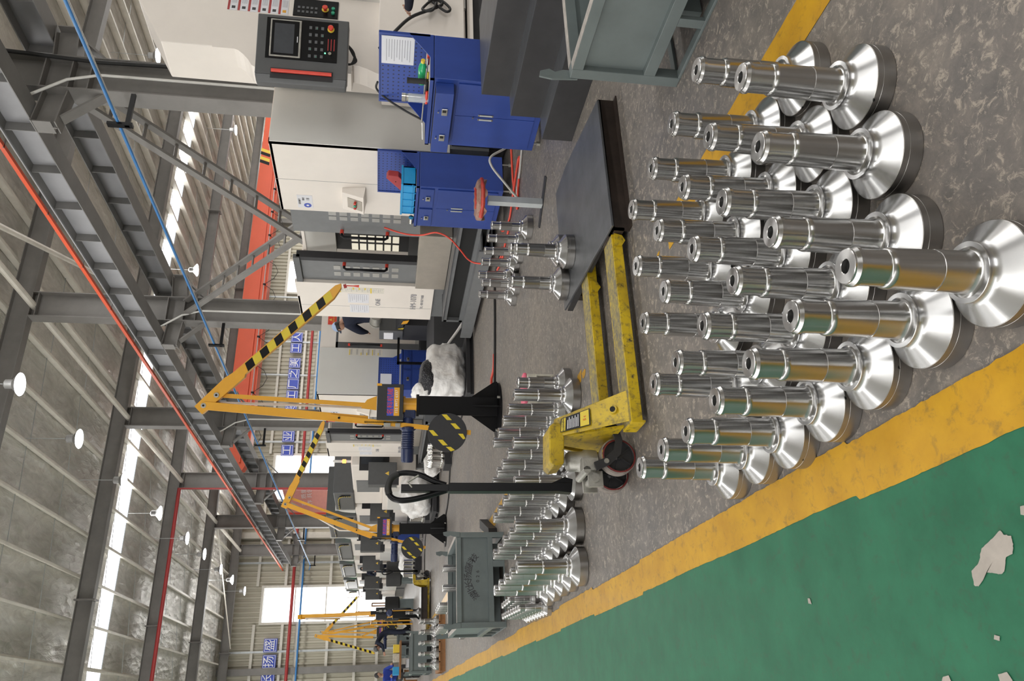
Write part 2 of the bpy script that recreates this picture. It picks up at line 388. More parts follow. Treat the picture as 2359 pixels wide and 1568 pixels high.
for a_, b_, l_ in ((-6, 2.75, 'narrower yellow line under the outer front spindles'), (6.9, 22, 'narrower yellow line continuing beyond the tall spindles')): strip('trim_3' if a_ < 0 else 'trim_10', 1.768, 1.921, a_, b_, .0015, M['ypaint'], .003, .004, sd=5)['label'] = l_
for k, (x_, y_, r_) in enumerate(((1.86, 4.42, .07), (1.84, 4.30, .05), (1.80, 4.60, .05), (1.83, 2.88, .02))):
    q_ = []
    for a in range(14): rr = r_ * (.6 + .8 * abs(noise.noise(Vector((a * 1.7, k, 1))))); q_.append((x_ + .7 * rr * math.cos(a * .4488), y_ + 1.3 * rr * math.sin(a * .4488)))
    patch('trim_%d' % (11 + k), q_, .0015, M['ypaint'])
patch('trim_4', [(0.275, 1.37), (0.266, 1.364), (0.258, 1.349), (0.244, 1.348), (0.227, 1.357), (0.224, 1.377), (0.198, 1.391), (0.196, 1.403), (0.199, 1.414), (0.205, 1.439), (0.192, 1.454), (0.182, 1.472), (0.187, 1.483), (0.214, 1.479), (0.225, 1.453), (0.251, 1.433), (0.262, 1.402)])
patch('trim_5', [(0.0, 1.66), (0.013, 1.658), (0.021, 1.651), (0.023, 1.631), (0.012, 1.628), (0.0, 1.62)])
patch('trim_6', [(-.02, 1.486), (0.019, 1.486), (0.022, 1.46), (0.008, 1.452), (-.02, 1.455)])
patch('trim_7', [(0.306, 1.304), (0.305, 1.29), (0.288, 1.30), (0.291, 1.309)])
patch('trim_8', [(0.244, 2.148), (0.242, 2.136), (0.226, 2.132), (0.23, 2.149)])
patch('trim_9', [(0.082, 1.47), (0.09, 1.466), (0.086, 1.452), (0.078, 1.456)])
# back wall: corrugated cladding with three tall daylit windows
YB = 45.0
WIN = [(4.5, 6.25, .8, 7.35), (11.05, 13.6, 2.4, 7.38), (24.3, 26.6, 4.6, 7.65)]
def clad(b, x0, x1, z0, z1, y=YB, pitch=.26, ax='x'):
    n = max(1, round((x1 - x0) / pitch)); p = (x1 - x0) / n; pr = []
    for i in range(n):
        a = x0 + i * p; pr += [(a, 0), (a + p * .30, 0), (a + p * .42, .07), (a + p * .86, .07), (a + p * .98, 0)]
    pr.append((x1, 0)); k = len(pr)
    f = (lambda q, z: (q[0], y + q[1], z)) if ax == 'x' else (lambda q, z: (y + q[1], q[0], z))
    b.add([f(q, z0) for q in pr] + [f(q, z1) for q in pr], [(i, i + 1, k + i + 1, k + i) for i in range(k - 1)])
b = MB(); xs = -12.0
for x0, x1, z0, z1 in WIN:
    clad(b, xs, x0, 0, 9.6); clad(b, x0, x1, 0, z0); clad(b, x0, x1, z1, 9.6); xs = x1
clad(b, xs, 33, 0, 9.6)
wall_back = S(b.build('wall_back', M['clad']))
for x in (-9, -5.5, 2.1, 9.0, 16.2, 22.8, 29.5): tag(B('wall_post', M['col'] if x != 9.0 else M['wallposts'], wall_back, (x - .16, x + .16, 44.62, 44.95, 0, 9.6)), 'grey H-section wall post' if x != 9.0 else 'cream wall post')
for z in (1.3, 2.45, 3.9, 5.5, 6.25, 7.7): B('girt', M['wallposts'], wall_back, (-12, 4.4, 44.84, 44.93, z - .07, z + .07)); B('girt', M['wallposts'], wall_back, (6.35, 10.95, 44.84, 44.93, z - .07, z + .07)); B('girt', M['wallposts'], wall_back, (13.7, 24.2, 44.84, 44.93, z - .07, z + .07)); B('girt', M['wallposts'], wall_back, (26.7, 33, 44.84, 44.93, z - .07, z + .07))
for x in (-3.2, 3.05, 7.55, 14.4, 18.6, 20.8, 23.9, 31): B('sag_post', M['girt'], wall_back, (x - .05, x + .05, 44.78, 44.84, 0, 9.4))
for i, (x0, x1, z0, z1) in enumerate(WIN):
    t = S(B('window_%d' % (i + 1), M['wallposts'], None, (x0 - .12, x0, 44.82, 45.06, z0 - .12, z1 + .12), (x1, x1 + .12, 44.82, 45.06, z0 - .12, z1 + .12), (x0, x1, 44.82, 45.06, z1, z1 + .12), (x0, x1, 44.82, 45.06, z0 - .12, z0)))
    n = 4 if i == 0 else 3
    zz = [z0 + (z1 - z0) * k / n for k in range(n + 1)]
    for k in range(n):
        B('pane', M['daylight'], t, (x0, x1, 44.98, 45.0, zz[k] + .03, zz[k + 1] - .03))
        if k: B('transom', M['wallposts'], t, (x0, x1, 44.9, 45.02, zz[k] - .03, zz[k] + .03))
# right wall of the further bay, and its frames
b = MB(); clad(b, -14, 45, 0, 3.4, y=33.0, pitch=.3, ax='y'); clad(b, -14, 45, 6.9, 9.6, y=33.0, pitch=.3, ax='y'); S(b.build('wall_right', M['clad']))
b = MB(); clad(b, -14, 45, 0, 3.4, y=-12.0, pitch=.3, ax='y'); clad(b, -14, 45, 6.9, 9.6, y=-12.0, pitch=.3, ax='y'); S(b.build('wall_left', M['clad']))
b = MB(); clad(b, -12, -.6, 0, 9.6, y=-14.0); clad(b, 6.6, 33, 0, 9.6, y=-14.0); clad(b, -.6, 6.6, 6.1, 9.6, y=-14.0); S(b.build('wall_front', M['clad']))
for i_, x_ in ((4, -12.02), (5, 33.02)): t = S(B('window_%d' % i_, M['wallposts'], None, (x_ - .03, x_ + .03, -14, 45, 3.38, 3.45), (x_ - .03, x_ + .03, -14, 45, 6.85, 6.92))); B('pane', M['daylight'], t, (x_ + (.05 if x_ > 0 else -.07), x_ + (.07 if x_ > 0 else -.05), -14, 45, 3.45, 6.85))  # added side-wall window bands; their glowing panes light the hall and roof
# roof: foil-faced insulation between skylight strips
b = MB(); ys = [-14] + [v for y in SKY_Y for v in (y - .62, y + .62)] + [45.1]
for i in range(0, len(ys), 2):
    a, c = ys[i], ys[i + 1]
    for k in range(9): x0 = -12 + k * 5; b.quad((x0, a, 9.3), (x0, c, 9.3), (x0 + 5, c, 9.3), (x0 + 5, a, 9.3))
ceiling = S(b.build('ceiling', M['foil']))
for y in SKY_Y: tag(B('skylight', M['skyl'], ceiling, (-12, 33, y - .62, y + .62, 9.32, 9.36)), 'white translucent skylight strip across the roof')
x = -11.8
while x < 33:
    b = MB(); b.box(x - .005, x + .005, -14, 45, 9.08, 9.29).box(x - .07, x, -14, 45, 9.08, 9.09).box(x, x + .07, -14, 45, 9.28, 9.29)
    b.build('purlin', M['purlin'], ceiling); x += 1.1
for y in (4.2, 7, 11, 14, 18.3, 20.7, 25, 28, 32.3, 34.7, 39, 42):      # sag rods
    b = MB(); xx = -11.8
    while xx < 31.5: b.cyl((xx, y, 9.1), (xx + 1.1, y + .25, 9.27), .009, n=4, cap=False); xx += 1.1
    tag(b.build('sag_rod_row', M['girt'], ceiling), kind='stuff')
# portal frames
NTH = ['nearest', 'second', 'third', 'fourth', 'fifth', 'sixth']
def ibeam(b, a, c, dep, fw, t=.018, up=(0, 0, 1)):
    a = Vector(a); c = Vector(c); d = (c - a).normalized(); u = Vector(up); s = d.cross(u).normalized()
    b.bar(a, c, t, dep, u); b.bar(a + u * dep / 2, c + u * dep / 2, fw, t, u); b.bar(a - u * dep / 2, c - u * dep / 2, fw, t, u)
for i, y in enumerate((9, 16, 23, 30, 37, 44)):
    t = thing('steel_column', 'grey steel H-column with crane brackets, %s along the machine row' % NTH[i], 'column', (8.08, y, 0), group='columns carrying the crane girders')
    b = MB(); ibeam(b, (0, 0, 0), (0, 0, 8.68), .56, .30, .02, (1, 0, 0)); b.build('column_shaft', M['col'], t)
    for s in (-1, 1):
        b = MB(); ibeam(b, (s * .28, 0, 5.74), (s * .85, 0, 5.80), .30, .24, .016)
        b.box(s * .85 - .008, s * .85 + .008, -.12, .12, 5.70, 5.93)
        b.build('bracket', M['col'], t)
        b = MB(); b.bar((s * .27, 0, 5.15), (s * .72, 0, 5.62), .16, .03, (0, 0, 1)); b.build('bracket_brace', M['col'], t)
    for z in (5.35, 5.6, 5.95, 8.55): B('stiffener', M['col'], t, (-.27, .27, -.145, .145, z - .008, z + .008))
    b = MB(); b.box(-.15, .15, -.16, .16, 0, .02); b.build('base_plate', M['col'], t)
    r = thing('roof_beam', 'grey steel roof beam on the %s column' % NTH[i], 'beam', (8.08, y, 8.68), group='roof beams')
    for x0, x1 in ((-20, -5.1), (-5.1, 12), (12, 24.8)):
        b = MB(); ibeam(b, (x0, 0, .2), (x1, 0, .2), .40, .24, .016); b.box(x0 - .02, x0 + .02, -.17, .17, -.07, .45); b.build('beam_segment', M['col'], r)
b = MB(); b.cyl((8.05, 8, 8.62), (8.05, 45, 8.62), .075, n=10); tag(b.build('tie_tube', M['purlin']), 'round steel tie tube running along the column tops', 'tube')
for (p, q, w_) in (((8.35, 12.9, 8.6), (10.35, 18.5, 8.6), 'near side'), ((8.1, 36.9, 8.6), (3.2, 43.9, 8.6), 'far left')):
    b = MB(); b.cyl(p, q, .03 if w_ == 'far left' else .06, n=8); tag(b.build('roof_brace', M['purlin']), 'diagonal round roof brace tube, %s of the columns' % w_, 'tube', 'diagonal roof braces')
# crane girders
def girder(x, name_lab, rail):
    t = thing('crane_girder', name_lab, 'girder', (x, 4, 5.95), group='crane girders')
    L = 40.0
    B('web', M['girder_web'], t, (-.006, .006, 0, L, .01, .42)); B('bottom_flange', M['girder'], t, (-.15, .15, 0, L, 0, .014))
    B('top_flange', M['girder'], t, (-.17, .17, 0, L, .42, .436)); B('rail', M['girder'], t, (-.03, .03, 0, L, .436, .52))
    y = .55
    while y < L:
        B('stiffener', M['girder'], t, (-.14, -.006, y - .006, y + .006, .014, .42)); B('stiffener', M['girder'], t, (.006, .14, y - .006, y + .006, .014, .42)); y += .92
    if rail:
        B('cable_duct', M['girder_web'], t, (-.2, -.17, 0, L, .41, .43))
        B('power_rail', M['orange'], t, (-.245, -.19, 0, L + 1, .50, .56))
        k = .6
        while k < L: B('rail_clip', M['girder'], t, (-.25, -.03, k - .01, k + .01, .5, .515)); k += 1.6
    return t
girder(7.4, 'grey crane runway girder with ribs and an orange power rail', True)
girder(8.8, 'grey crane runway girder on the far side of the columns', False)
for y in (9, 16, 23, 30, 37, 44):      # wind bracing only in the first bay
    pass
def ladder_brace(a, c, lab):
    a = Vector(a); c = Vector(c); t = thing('column_brace', lab, 'brace', (a.x, a.y, 0), group='latticed cross braces between columns')
    d = (c - a).normalized(); u = Vector((1, 0, 0)).cross(d); u = -u if u.z < 0 else u
    for s in (0, .34):
        m = MB(); m.bar(a + Vector((s, 0, 0)) - u * 0, c + Vector((s, 0, 0)), .05, .12, u); m.build('brace_angle', M['col'], t, world=True)
    k = .5
    while k < (c - a).length - .4:
        p = a + d * k; m = MB(); m.bar(p, p + Vector((.34, 0, 0)), .05, .02, u); m.build('batten', M['col'], t, world=True); k += .55
ladder_brace((7.9, 9.2, 5.6), (7.9, 15.9, .1), 'latticed steel brace falling from the nearest column')
ladder_brace((7.95, 15.9, 5.6), (7.95, 9.2, .1), 'latticed steel brace falling from the second column')
# pipes
def pipe(name, pts, r, m, lab, cat='pipe', parts=()):
    b = MB(); b.tube(pts, r, 10); return tag(b.build(name, m, smooth=60), lab, cat)
pipe('air_pipe', [(7.25, 3, 4.83), (7.25, 44.0, 4.95), (7.1, 44.5, 5.05)], .022, M['bluepipe'], 'long blue pipe hung under the crane girder')
pipe('conduit', [(7.32, 3, 4.84), (7.32, 44.2, 4.96)], .016, M['whitepipe'], 'white conduit running beside the blue pipe under the girder')
pipe('air_pipe', [(-6, 44.55, 5.35), (32, 44.55, 5.38)], .05, M['bluepipe'], 'blue pipe running along the back wall')
pipe('fire_pipe', [(-6, 44.5, 5.82), (32, 44.5, 5.84)], .085, M['redpipe'], 'thick red pipe running along the back wall')
pipe('fire_pipe', [(7.72, 29.72, .5), (7.72, 29.72, 8.62), (-11.7, 29.72, 8.62)], .07, M['redpipe'], 'red pipe up the fourth column and along its roof beam')
for i, y in enumerate((9, 16, 23, 30, 37, 44)):
    m = MB(); m.box(7.2, 7.75, y - .18, y - .14, 4.70, 4.76).box(7.2, 7.24, y - .2, y - .12, 4.66, 4.98)
    tag(m.build('pipe_hanger', M['black']), 'small black pipe bracket on the %s column' % NTH[i], 'bracket', 'pipe brackets')
for i, y in enumerate((9, 16, 23)):
    m = MB(); m.tube([(8.02, y - .19, .2), (8.02, y - .19, 5.2), (7.9, y - .19, 5.6), (7.55, y - .17, 6.1)], .02, 8)
    tag(m.build('conduit', M['whitepipe'], smooth=60), 'white conduit up the side of the %s column' % NTH[i], 'pipe', 'column conduits')
m = MB(); m.tube([(8.3, 8.78, 6.5), (8.22, 8.78, 5.2), (8.26, 8.78, 3.8), (8.1, 8.78, 2.7), (8.1, 8.78, 1)], .028, 8); tag(m.build('cable', M['rubber'], smooth=60), 'thick black cable down the nearest column', 'cable')
# wall signs
for k, (c, x) in enumerate((('工', 13.86), ('业', 14.70), ('之', 15.53), ('美', 16.3), ('工', 17.24), ('厂', 17.97), ('之', 18.64), ('美', 19.36), ('工', 20.35), ('人', 21.08), ('盛', 3.36), ('扬', 2.57), ('长', 1.77))):
    where = ('%s of the ten blue squares right of the tall window' % ['first', 'second', 'third', 'fourth', 'fifth', 'sixth', 'seventh', 'eighth', 'ninth', 'tenth'][k]) if k < 10 else ['right', 'middle', 'left'][k - 10] + ' one of the three blue squares at the far left'
    z = 6.75
    t = thing('wall_sign', 'blue square wall sign with %s, %s' % (c, where), 'sign', (x, 44.7, z), group='blue character signs on the back wall')
    B('board', M['sign'], t, (-.33, .33, -.01, .03, -.34, .34), bevel=.03)
    B('rim', M['whiteprint'], t, (-.3, .3, -.014, -.01, .28, .30), (-.3, .3, -.014, -.01, -.30, -.28), (-.3, -.28, -.014, -.01, -.28, .28), (.28, .3, -.014, -.01, -.28, .28))
    text('character', c, M['whiteprint'], t, (0, -.02, 0), (1, 0, 0), (0, 0, 1), .56, .004)
# hanging banner before the second window
t = thing('banner', 'large pale red banner with white writing hanging before the window', 'banner', (9.4, 38, 3.6))
m = MB(); m.mi = 0; m.prism([(10.3, 38, 6.15), (10.3, 38, 4.0), (8.62, 38, 3.6), (8.62, 38, 5.6)], (0, .02, 0)); m.build('cloth', mat('pale_red_banner', (.75, .33, .28), .6, var=.06), t, world=True)
m = MB(); m.prism([(10.3, 37.985, 6.15), (10.3, 37.985, 4.0), (9.95, 37.985, 3.93), (9.95, 37.985, 6.05)], (0, .01, 0)); tag(m.build('top_band', mat('pale_blue_banner', (.6, .58, .68), .6, var=.1), t, world=True), 'pale blue band')
m = MB(); m.prism([(8.72, 37.985, 5.64), (8.72, 37.985, 3.62), (8.60, 37.985, 3.59), (8.60, 37.985, 5.6)], (0, .01, 0)); m.build('hem', M['redlabel'], t, world=True)
text('writing', '安全生产 质量第一\n团结协作 共创未来', M['whiteprint'], t, (-.05, -.03, 1.2), (.972, 0, .23), (0, 0, 1), .26)
# orange bridge crane in the further bay
t = thing('bridge_crane', 'orange overhead bridge crane spanning the bay behind the machines', 'crane', (9, 32.4, 6.75))
m = MB(); m.prism([(0, 0, .3), (.6, 0, 0), (17.2, 0, 0), (18.6, 0, .45), (18.6, 0, .95), (.3, 0, 1.05), (0, 0, .8)], (0, .55, 0)); m.build('box_girder', M['orange'], t)
B('lower_flange', M['orange'], t, (.5, 17.2, -.12, .67, -.03, 0)); B('walk_rail', M['orange'], t, (.5, 17.4, -.09, -.05, .3, .36))
for xx in (1.5, 2.0, 15.6, 16.1):
    for q, mm in ((0, 'black'), (.2, 'labely')):
        m = MB(); m.prism([(xx + q, -.004, .52), (xx + q + .18, -.004, .52), (xx + q + .34, -.004, .98), (xx + q + .16, -.004, .98)], (0, .01, 0)); m.build('stripe', M[mm], t)
m = MB(); m.cyl((.6, -.16, .12), (17, -.16, .12), .02, n=6)
m.build('cable_track', M['girt'], t)
for k in range(12):
    x0 = .9 + k * 1.32; m = MB(); m.tube([(x0, -.16, .1), (x0 + .3, -.2, -.3), (x0 + .66, -.2, -.45), (x0 + 1.0, -.2, -.3), (x0 + 1.3, -.16, .1)], .012, 6); m.build('cable_loop', M['rubber'], t)
    B('cable_hook', M['black'], t, (x0 - .03, x0 + .03, -.2, -.1, .04, .16))
# lamps
def lamp(x, y, z, lab, top=9.3):
    t = thing('high_bay_lamp', lab, 'lamp', (x, y, z), group='round high bay lamps')
    m = MB(); m.lathe([(0, 0), (.215, 0), (.22, .012), (.2, .03), (0, .03)], 28); m.build('led_disc', M['lampdisc'], t, smooth=40)
    m = MB(); m.lathe([(.20, .03), (.12, .11), (.09, .13), (.09, .26), (.05, .29), (0, .29)], 24); m.build('heat_sink', M['lampbody'], t, smooth=40)
    m = MB(); m.cyl((0, 0, .29), (0, 0, top - z), .008, n=6); m.build('hanging_rod', M['girt'], t)
ys = [14.83, 18.1, 21.6, 25.45, 29.35, 32.45, 36.05, 39.05, 42.8]
nm = ['nearest', 'second nearest', 'third', 'fourth', 'fifth', 'sixth', 'seventh', 'eighth', 'farthest']
for i, y in enumerate(ys): lamp(5.84, y, 8.0, 'lit round lamp over the aisle, %s of its row' % nm[i])
for i, (x, y) in enumerate(((17.36, 18.1), (23.1, 28.1), (14.5, 25.4), (20.5, 21.0))): lamp(x, y, 8.0, 'lamp above the further bay, %s' % ['before the upper machine cover', 'beyond the nearest column', 'beside the orange crane', 'high near the right wall'][i])
# ---------------------------------------------------------------- turned spindles
def spindle_proto(kind, n=72):
    """kind 'fin' finished with collar, 'blank' taller plain one, 'small' """
    s = 1
    root = thing('steel_spindle', 'x', 'spindle')
    if kind == 'fin':
        rim = [(0, 0), (.103, 0), (.105, .002), (.105, .034), (.1045, .0345), (.1045, .0352), (.105, .0357), (.105, .0495), (.1035, .0508)]
        cone = [(.1035, .0508), (.066, .0775), (.0605, .0825), (.0575, .088), (.0570, .0925), (.0600, .0955), (.0607, .0975), (.0607, .1), (.0600, .1012), (.0505, .1014)]
        shaft = [(.0505, .1014), (.0475, .1022), (.0445, .1045), (.0425, .109), (.0418, .116), (.0413, .1742), (.0402, .1748), (.0402, .1760), (.0404, .1766), (.0398, .2665), (.0404, .2680), (.0402, .2720), (.0392, .2765), (.0372, .2800), (.0357, .2810), (.0353, .2830)]
        top = [(.0353, .2830), (.0353, .3345), (.0345, .3348), (.0345, .3355), (.0385, .3358), (.0388, .3440), (.0345, .3512), (.0338, .3514), (.0338, .3545), (.0325, .3557), (.0150, .3557), (.0138, .3545), (.0136, .30)]
    elif kind == 'blank':
        rim = [(0, 0), (.110, 0), (.1145, .004), (.1145, .052), (.113, .0534)]
        cone = [(.113, .0534), (.066, .087), (.061, .093), (.0585, .100), (.0585, .103), (.060, .1045), (.060, .1095), (.0585, .1105), (.0495, .1108)]
        shaft = [(.0495, .1108), (.0465, .1115), (.0440, .115), (.0430, .121), (.0428, .159), (.0420, .1594), (.0420, .1606), (.0424, .161), (.0418, .247), (.0424, .2485), (.0422, .2535), (.0412, .258), (.0398, .2615), (.0388, .2625)]
        top = [(.0388, .2625), (.0386, .3362), (.0376, .3366), (.0376, .3378), (.0386, .3382), (.0385, .402), (.0375, .408), (.0345, .4118), (.030, .4124), (.0190, .4124), (.0172, .411), (.0165, .35)]
    else:
        rim = [(0, 0), (.056, 0), (.057, .001), (.057, .034), (.056, .035)]
        cone = [(.056, .035), (.038, .055), (.035, .06), (.0375, .063), (.0375, .066), (.032, .067)]
        shaft = [(.032, .067), (.0282, .072), (.0278, .115), (.0272, .116), (.0272, .18), (.0245, .188)]
        top = [(.0245, .188), (.0243, .218), (.026, .219), (.026, .226), (.023, .232), (.0225, .236), (.009, .236), (.009, .2)]
    for nm, prof, mm in (('base_rim', rim, 'rim'), ('cone_flange', cone, 'steel_bright'), ('shaft', shaft, 'steel'), ('end_collar', top, 'steel')):
        m = MB(); m.lathe(prof, n); m.build(nm, M[mm], root, smooth=28)
    m = MB(); zz = {'fin': .3547, 'blank': .40, 'small': .23}[kind]; rr = {'fin': .0139, 'blank': .0172, 'small': .009}[kind]
    m.lathe([(0, zz - .012), (rr, zz - .012)], 20); m.build('bore', M['bore'], root)
    return root
P_FIN = spindle_proto('fin'); P_BL = spindle_proto('blank', 56); P_SM = spindle_proto('small', 32)
used = set()
def put(proto, x, y, z, label, group, tilt=None):
    o = proto if proto.name not in used else copy_tree(proto)
    used.add(proto.name if o is proto else o.name)
    o.location = (x, y, z); o.rotation_euler = (0, 0, random.uniform(0, 6.28)); o['label'] = label; o['group'] = group; return o
ORD = ['nearest', 'second', 'third', 'fourth', 'fifth', 'sixth', 'seventh', 'eighth']
rows = [('front row beside the yellow border', [(.724, 1.149), (.729, 1.365), (.713, 1.581), (.701, 1.795), (.690, 2.011), (.701, 2.221), (.708, 2.442)]),
        ('front group, second row from the yellow border', [(.946, 1.373), (.941, 1.586), (.92, 1.798), (.906, 2.016), (.919, 2.22)]),
        ('middle row of the front group', [(1.169, 1.349), (1.166, 1.568), (1.158, 1.785), (1.156, 2.033), (1.152, 2.247)]),
        ('front group, fourth row from the yellow border', [(1.393, 1.359), (1.386, 1.574), (1.371, 1.783), (1.371, 2.016), (1.373, 2.244)]),
        ('front group, outer row over the second yellow line', [(1.624, 1.572), (1.612, 1.786), (1.601, 1.993), (1.594, 2.221)])]
for rn, pts in rows:
    for k, (x, y) in enumerate(pts): put(P_FIN, x, y, 0, 'polished flanged steel spindle, %s in the %s' % (ORD[k], rn), 'finished spindles on the floor in front')
nmach = [(3.767, 5.599, 'beside the stool'), (3.79, 5.837, 'second beyond the stool'), (3.795, 6.06, 'third beyond the stool'), (3.816, 6.293, 'fourth beyond the stool'), (3.818, 6.536, 'last in the inner row beyond the stool'), (3.6, 6.309, 'first of the short outer row'), (3.589, 6.516, 'farthest of the short outer row')]
for x, y, s in nmach: put(P_FIN, x, y, 0, 'polished spindle before the blue cabinet, %s' % s, 'finished spindles standing by the blue cabinet')
for x, y, s in ((2.504, 3.963, 'nearest of three'), (2.624, 4.15, 'half hidden behind the nearest'), (2.388, 4.16, 'left of the other two')): put(P_FIN, x, y, .106, 'polished spindle standing on the dark steel plate, %s' % s, 'spindles on the steel plate')
put(P_FIN, 1.93, 4.69, 0, 'polished collared spindle in front of the pink-topped can', 'finished spindles on the floor in front')['group'] = 'spindle by the can'
RB = ['row nearest the green aisle', 'second row from the aisle', 'middle row', 'fourth row from the aisle', 'row farthest from the aisle']
for c, x in enumerate((.742, .985, 1.235, 1.495, 1.765)):
    for r in range(5):
        jx = random.uniform(-.008, .008); y = (4.66, 4.665, 4.615, 4.60, 4.50)[c] + r * .2385 + random.uniform(-.006, .006)
        put(P_BL, x + jx, y, 0, 'tall plain steel spindle before the bin, %s one in the %s' % (ORD[r], RB[c]), 'tall plain spindles behind the pallet truck')
for k in range(8): put(P_SM, .625 + .004 * k, 5.70 + .113 * k, 0, 'small spindle along the yellow line behind the tall ones, %s' % ORD[k], 'small spindles by the yellow line')
for k in range(4): put(P_SM, .735, 6.14 + .118 * k, 0, 'small spindle in the inner short row behind the tall ones, %s' % ORD[k], 'small spindles by the yellow line')
for x, y, s in ((1.34, 8.43, 'right'), (1.14, 8.43, 'left')): put(P_BL, x, y, .15, 'plain steel spindle head standing up out of the lettered bin, %s one' % s, 'spindles in the bin')
for k in range(4):
    put(P_BL, 1.27, 11.03 + .24 * k, 0, 'plain spindle beyond the lettered bin, right row, %s' % ORD[k], 'spindles beyond the bin')
    put(P_BL, 1.01, 11.2 + .24 * k, 0, 'plain spindle beyond the lettered bin, left row, %s' % ORD[k], 'spindles beyond the bin')
t = thing('wooden_pallet', 'low brown board pallet carrying rows of spindles', 'pallet', (1.12, 15.7, 0))
for k in range(3): B('runner', M['cardboard'], t, (-.5, .5, -.5 + k * .45, -.38 + k * .45, 0, .09))
for k in range(6): B('plank', M['cardboard'], t, (-.5 + k * .17, -.35 + k * .17, -.52, .52, .09, .115))
for c in range(5):
    for r in range(4): put(P_FIN, .74 + .19 * c + .012 * r, 15.32 + .225 * r, .115, 'far spindle on the brown pallet, row %s, column %s from the aisle' % (['one', 'two', 'three', 'four'][r], ['one', 'two', 'three', 'four', 'five'][c]), 'spindles on the brown pallet').scale = (.9, .9, .95)
# ---------------------------------------------------------------- dark steel plate table
t = thing('steel_plate', 'low dark steel plate on channel legs lying in front of the steps', 'plate', (2.17, 3.17, 0))
m = MB(); m.prism([(0, 0, .094), (.83, .012, .094), (.97, .78, .094), (.97, 1.08, .094), (.08, 1.08, .094)], (0, 0, .012)); tag(m.build('plate_top', M['step_top'], t, bevel=.002), 'blue-stained bare plate')
for y in (.03, .92):
    B('channel_leg', M['rust'], t, (.0, .85, y, y + .012, 0, .094), (.0, .85, y, y + .07, .082, .094), (.0, .85, y - .04, y + .0, 0, .008)) if y < .5 else B('channel_leg', M['rust'], t, (.1, .93, y, y + .06, 0, .094))
B('end_angle', M['rust'], t, (.0, .012, .03, .22, .03, .094)); B('end_angle', M['step'], t, (.06, .072, .30, 1.05, .06, .094))
